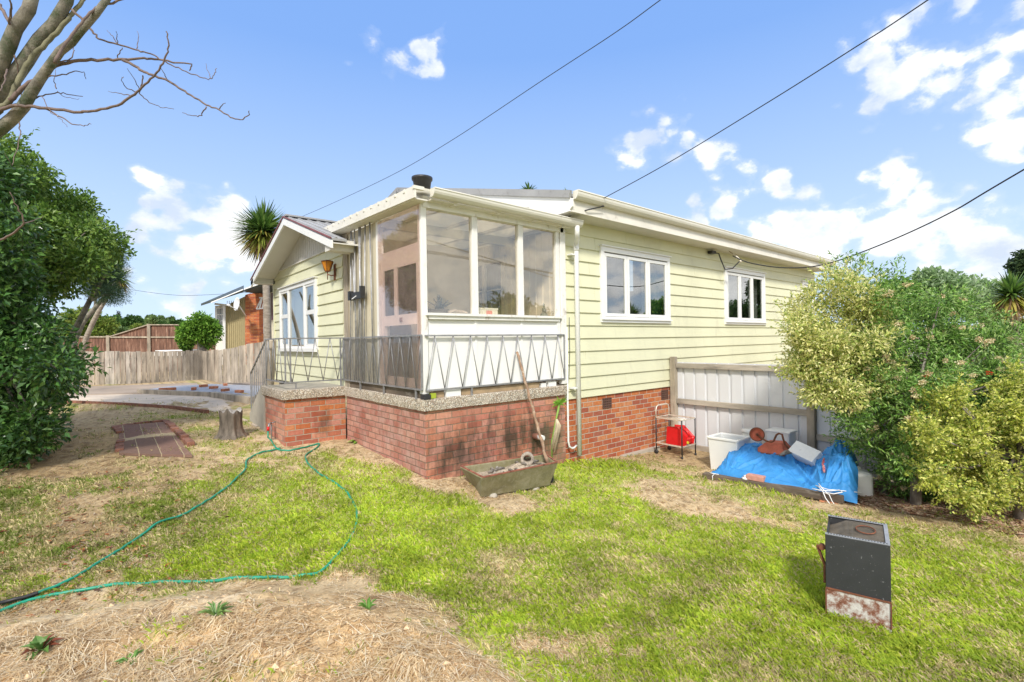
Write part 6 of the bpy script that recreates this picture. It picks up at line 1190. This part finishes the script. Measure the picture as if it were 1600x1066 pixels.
# leaning pale trunk that forks
mb = MB(); mb.tube([P(108,570,15), P(116,530,15), P(128,505,15), P(148,482,15), P(166,460,15), P(180,442,15)], [.11,.10,.085,.065,.045,.03], 9); mb.tube([P(148,482,15), P(150,462,15), P(146,445,15)], [.04,.035,.03], 7)
tag(build('forked_tree_trunk', mb, M['palebark']), 'pale leaning forked trunk rising behind the grey fence at left', 'tree trunk')
# bare tree overhead
bt = thing('bare_tree', 'leafless lichen-barked tree reaching over from the upper left corner', 'tree', (*P(-330, 545, 4.6)[:2], .2)); mb = MB()
base = np.array([*P(-330, 545, 4.6)[:2], .0]); fork = P(-170, 300, 4.5)
mb.tube([base, base*.5+fork*.5+[0.05,0,0], fork], [.17,.14,.12], 10)
def limb(px, r, d0, d1, start=None):
    pts = ([start] if start is not None else [])+[P(a, b, d0+(d1-d0)*i/(len(px)-1)) for i, (a, b) in enumerate(px)]; n = len(pts); mb.tube(pts, list(np.interp(np.arange(n), np.linspace(0, n-1, len(r)), r)), 10); return pts
limb([(-60,190),(0,101),(14,70),(24,45),(45,15),(55,-25)], [0.076,0.061,0.053,0.047], 4.4, 4.3, fork)
limb([(-60,230),(0,148),(22,120),(41,94),(62,62),(84,38),(105,2),(112,-30)], [0.076,0.065,0.059,0.049,0.041], 4.5, 4.4, fork)
limb([(-70,250),(0,202),(20,185),(37,166),(50,143),(64,122),(94,80),(112,66),(125,50),(150,22),(172,-8)], [0.070,0.049,0.047,0.036,0.032,0.026], 4.4, 4.2, fork)
build('trunk', mb, M['palebark'], bt)
def branch(px, r, d0, d1):
    mb2 = MB(); pts = [P(a*.375, b*.375, d0+(d1-d0)*i/(len(px)-1)) for i, (a, b) in enumerate(px)]; q = []
    for i in range(len(pts)-1):
        for k in range(4): q.append(pts[i]+(pts[i+1]-pts[i])*k/4+(RNG.normal(0, .004, 3) if k else 0))
    q.append(pts[-1]); mb2.tube(q, list(np.linspace(r[0]*.75, r[1]*.75, len(q))), 6); return mb2
BR = [([(-60,500),(0,462),(50,405),(80,330),(110,270),(160,210),(220,150),(270,95),(300,60),(340,10),(360,-20)], (.036,.022)),
 ([(-40,480),(0,458),(60,440),(120,443),(200,452),(340,468),(400,462),(490,440),(550,400),(590,365),(640,320),(680,265),(695,225),(703,180),(692,130)], (.022,.006)),
 ([(40,420),(90,370),(160,320),(230,275),(330,252),(430,250),(510,247),(600,242),(660,248),(740,262),(800,268),(790,295)], (.028,.006)),
 ([(510,250),(560,275),(600,300),(650,318),(700,337),(760,375),(800,400),(860,438),(910,456),(960,490),(1000,499),(1040,478),(1038,462)], (.016,.004)),
 ([(300,40),(345,85),(360,103),(385,130),(410,162),(490,185),(550,203),(600,216),(655,238),(700,265),(760,293),(820,313),(870,333),(893,312),(902,285)], (.014,.004)),
 ([(560,-20),(470,15),(400,32),(350,80),(300,145),(260,200),(228,262)], (.012,.018)),
 ([(0,455),(60,435),(120,420),(180,400),(240,385),(290,395),(345,402)], (.012,.004)),
 ([(120,440),(200,458),(260,490),(300,518),(350,526),(380,518)], (.010,.003)),
 ([(200,320),(260,310),(310,297),(350,300),(358,330)], (.009,.003)),
 ([(0,20),(20,60),(40,100),(45,40),(42,-10)], (.02,.008)),
 ([(595,315),(592,350),(580,390),(610,415),(640,435),(680,450),(725,455)], (.008,.003)),
 ([(912,455),(925,440),(940,430)], (.006,.003)), ([(860,445),(840,475),(825,487),(790,480),(760,470)], (.007,.003)),
 ([(570,385),(530,370),(505,335),(515,320)], (.006,.002)), ([(545,400),(490,388),(450,380)], (.006,.002)), ([(580,370),(560,330),(530,285)], (.005,.002)), ([(490,185),(470,150),(445,125)], (.006,.002)), ([(490,180),(488,150),(485,130)], (.005,.002)),
 ([(570,203),(575,175),(578,150),(570,130)], (.005,.002)), ([(490,240),(500,220),(510,200)], (.006,.004)), ([(235,370),(225,330),(232,290)], (.006,.002)), ([(80,510),(85,560),(70,630),(50,690),(20,640)], (.007,.002)), ([(880,330),(862,290),(858,265)], (.004,.002)), ([(700,335),(680,300),(665,270)], (.005,.002)),
 ([(60,230),(75,300),(85,360),(88,420)], (.008,.004)), ([(30,290),(15,350),(0,380)], (.010,.004)), ([(240,265),(300,240),(310,210),(300,190)], (.008,.003)), ([(170,400),(190,430),(210,470),(260,500),(280,530)], (.005,.002)), ([(240,380),(260,400),(300,410),(330,412)], (.004,.002)),
 ([(-40,1010),(0,1000),(60,970),(100,930),(75,860),(40,800)], (.016,.004)), ([(100,930),(140,920),(180,900)], (.008,.002))]
for i, (px, r) in enumerate(BR): build('branch', branch(px, r, 4.3, 4.0 if i % 2 else 4.5), M['twig'] if i else mat('green_bark', (.18,.17,.10), .85, .2, 10, .3, 50), bt)
# distant trees beyond the fences at left and right
def fartree(px, py, d, rx, ry, pal, label, n=6000, L=.22, seed=1, nm='tree', cat='tree', grp='trees beyond the fences', flat=1, fill=16):
    c = P(px, py, d); R = (rx*d/F, rx*d/F, ry*d/F); cl = clumpfill(c, R, fill, min(R)*.42, 1, seed); g = (c[0], c[1], 0)
    return tree(nm, label, cat, g, [(c[0], c[1], -.2), (c[0]+.1, c[1], c[2]*.5), tuple(c)], [.25,.2,.12] if d > 20 else [.1,.08,.05], cl, n, L, .6, pal, LM2, 'bark', 8, group=grp, shell=.3)
YG = [(.22,.30,.05),(.30,.36,.08),(.15,.24,.05)]; MG = [(.08,.17,.04),(.12,.22,.06),(.05,.11,.03)]; LG = [(.20,.30,.10),(.26,.36,.14),(.14,.22,.08)]
fartree(125,510,38,42,30,YG,'yellow green tree behind the brown fence, farthest left',9000,.25,21); fartree(165,508,46,22,15,MG,'small round green tree between the yellow tree and the cypress',4000,.25,22)
fartree(160,518,40,35,14,LG,'low pale hedge top showing over the brown fence',4000,.22,23); fartree(209,506,44,14,13,MG,'dark green tree just right of the cypress',5000,.25,24); fartree(228,520,42,30,12,YG,'light green bush mass at the foot of the cypress',4000,.22,25)
fartree(250,502,60,22,7,LG,'pale flat-topped distant tree above the sloping fence',4000,.35,26); fartree(285,509,60,30,7,MG,'distant low green treeline right of the flat-topped tree',4000,.35,27)
c = P(185, 503, 50); tree('cypress', 'narrow dark cypress on the skyline behind the brown fence', 'cypress', (c[0], c[1], 0), [(c[0], c[1], -.2), tuple(c+[0,0,.4])], [.15,.05], [(c[0], c[1], c[2]-1.0+.35*i, .55-.09*i, .55-.09*i, .35) for i in range(6)], 4000, .16, .4, [(.05,.07,.04),(.08,.07,.05)], LM2, 'bark', 2, shell=.3)
fartree(312,517,22,26,28,[(.16,.32,.04),(.24,.42,.06),(.10,.22,.03)],'bright green bushy shrub in front of the neighbouring house, with a pale stem',9000,.13,28,grp=None,nm='garden_shrub',cat='shrub'); fartree(292,525,23,16,20,[(.10,.22,.03),(.15,.28,.04),(.06,.14,.03)],'darker green shrub left of the bright one at the brown fence end',5000,.13,29,grp=None,nm='garden_shrub',cat='shrub')
SG = [(.30,.43,.20),(.37,.50,.26),(.22,.34,.14),(.42,.53,.32)]
fartree(1468,462,10.5,42,40,SG,'grey green tree behind the shrubs with the highest rounded crown',9500,.11,31,grp='grey green trees behind the shrubs',fill=24); fartree(1535,470,11.5,42,34,SG,'grey green tree between the rounded crown and the yucca',8000,.11,32,grp='grey green trees behind the shrubs',fill=22); fartree(1400,478,10,34,38,GR2,'thin leafy tree rising just left of the grey green trees',9000,.10,33,grp='grey green trees behind the shrubs')
fartree(1610,420,15,28,30,[(.05,.09,.04),(.08,.13,.05)],'dark conifer at the top right behind the yucca',7000,.12,34,nm='conifer',cat='conifer',grp=None); fartree(1600,530,13,46,34,MG,'dense green bush behind the yucca trunk at right',9000,.12,35,nm='bush',cat='bush',grp=None); fartree(1500,545,9,60,28,GR2,'green bush behind the metal fence below the red roof',9000,.10,36,nm='bush',cat='bush',grp=None)
fartree(1700,480,14,70,60,MG,'broad green tree beyond the right edge of the lawn',9000,.14,37,nm='tree',cat='tree',grp=None)
nh = thing('distant_house', 'small red roof glimpsed between the trees above the fence', 'house', P(1511, 540, 19)); mb = MB(); mb.add([P(1490,519,19), P(1526,519,19), P(1514,514.5,20), P(1500,514,20), P(1490,519,22), P(1526,519,22)], [(0,1,2,3),(0,3,4),(1,5,2),(4,3,2,5),(0,4,5,1)]); build('roof', mb, mat('red_roof', (.42,.16,.14), .6), nh); mb = MB(); mb.prism([P(1494,519.5,19.2), P(1522,519.5,19.2), P(1522,560,19.2), P(1494,560,19.2)], tuple(_f*2.5)); build('wall', mb, M['cream'], nh)
# trees and a pole behind the viewpoint, seen in the window glass
for i, (x_, y_, r_, h_) in enumerate([(-16,-22,3.0,5.0),(9,-26,4.0,5.0),(18,-20,3.2,4.2),(-2,-32,4.2,5.5)]):
    cl = clumpfill((x_, y_, h_*.62), (r_, r_, h_*.48), 18, 1.0, 1, 50+i); tree('street_tree', ['round street tree across the road, far left behind the viewpoint','street tree straight behind the viewpoint beside the utility pole','small street tree across the road, nearest the right-hand fence line','tallest street tree across the road, farthest from the house'][i], 'tree', (x_, y_, 0), [(x_, y_, -.3), (x_, y_, 1.5), (x_+.2, y_, h_*.6)], [.25,.2,.12], cl, 5000, .35, .6, MG, LM2, 'bark', 8, group='trees across the street', shell=.3)
# ------------------------------------------------------------------ overhead lines
def wire(name, label, pts, r, sag=0):
    P_ = pts; out = []
    for i in range(len(P_)-1):
        p0, p1, p2, p3 = P_[max(i-1, 0)], P_[i], P_[i+1], P_[min(i+2, len(P_)-1)]
        for k in range(10): t = k/10; out.append(.5*((2*p1)+(-p0+p2)*t+(2*p0-5*p1+4*p2-p3)*t*t+(-p0+3*p1-3*p2+p3)*t**3))
    out.append(P_[-1]); mb = MB(); mb.tube(out, r, 6); tag(build(name, mb, M['cable']), label, 'wire', 'overhead wires')
pole = np.array([9.0, -22.0, 7.4])
a = P(928, 318, 7.66); b = P(1450, 0, 4.2); wire('overhead_wire', 'black wire from the gutter corner running up to the top right', [a, P(1040,257,6.7), P(1200,160,5.6), P(1330,78,4.85), b, b+(b-P(1330,78,4.85))*4+[0,0,.1]], .0065)
a = on(1145, 400, 1, -.33); b = P(1600, 265, 6.0); wire('overhead_wire', 'sagging black wire from the eave insulator to the right edge', [a, P(1172,411,10.2), P(1225,418.5,9.6), P(1285,414,9.0), P(1370,385,8.0), P(1478,336,6.9), b, b+(b-P(1478,336,6.9))*4], .011)
wire('overhead_wire', 'thin grey wire crossing the sky from the small gable to the top', [P(430,352,16), P(480,335,14.5), P(600,280,11), P(700,223,9.2), P(850,124,7.2), P(960,52,6.1), P(1032,0,5.5), P(1250,-160,4)], .0055)
wire('overhead_wire', 'faint thin wire low in the sky above the grey fence', [P(120,438,30), P(200,452,30), P(270,461,30), P(320,461,30), P(420,455,30)], .010)
mb = MB(); mb.tube([(9, -22, -.5), (9, -22, 8.2)], [.16,.11], 10); pl = thing('utility_pole', 'timber utility pole reflected in the window glass', 'utility pole', (9, -22, 0)); build('pole', mb, M['timber'], pl); mb = MB(); mb.box((7.8, -22.08, 7.3), (10.2, -21.98, 7.42)); build('crossarm', mb, M['timber'], pl)
for k in range(4): wire('street_wire', ['foremost of four parallel street wires mirrored in the window glass','second of four parallel street wires mirrored in the window glass','third of four parallel street wires mirrored in the window glass','rearmost of four parallel street wires mirrored in the window glass'][k], [np.array([-30., -20.+k*.3, 6.8]), np.array([-10., -21.+k*.3, 5.9]), np.array([9., -22.+k*.3, 7.4]), np.array([30., -22., 6.6])], .012)
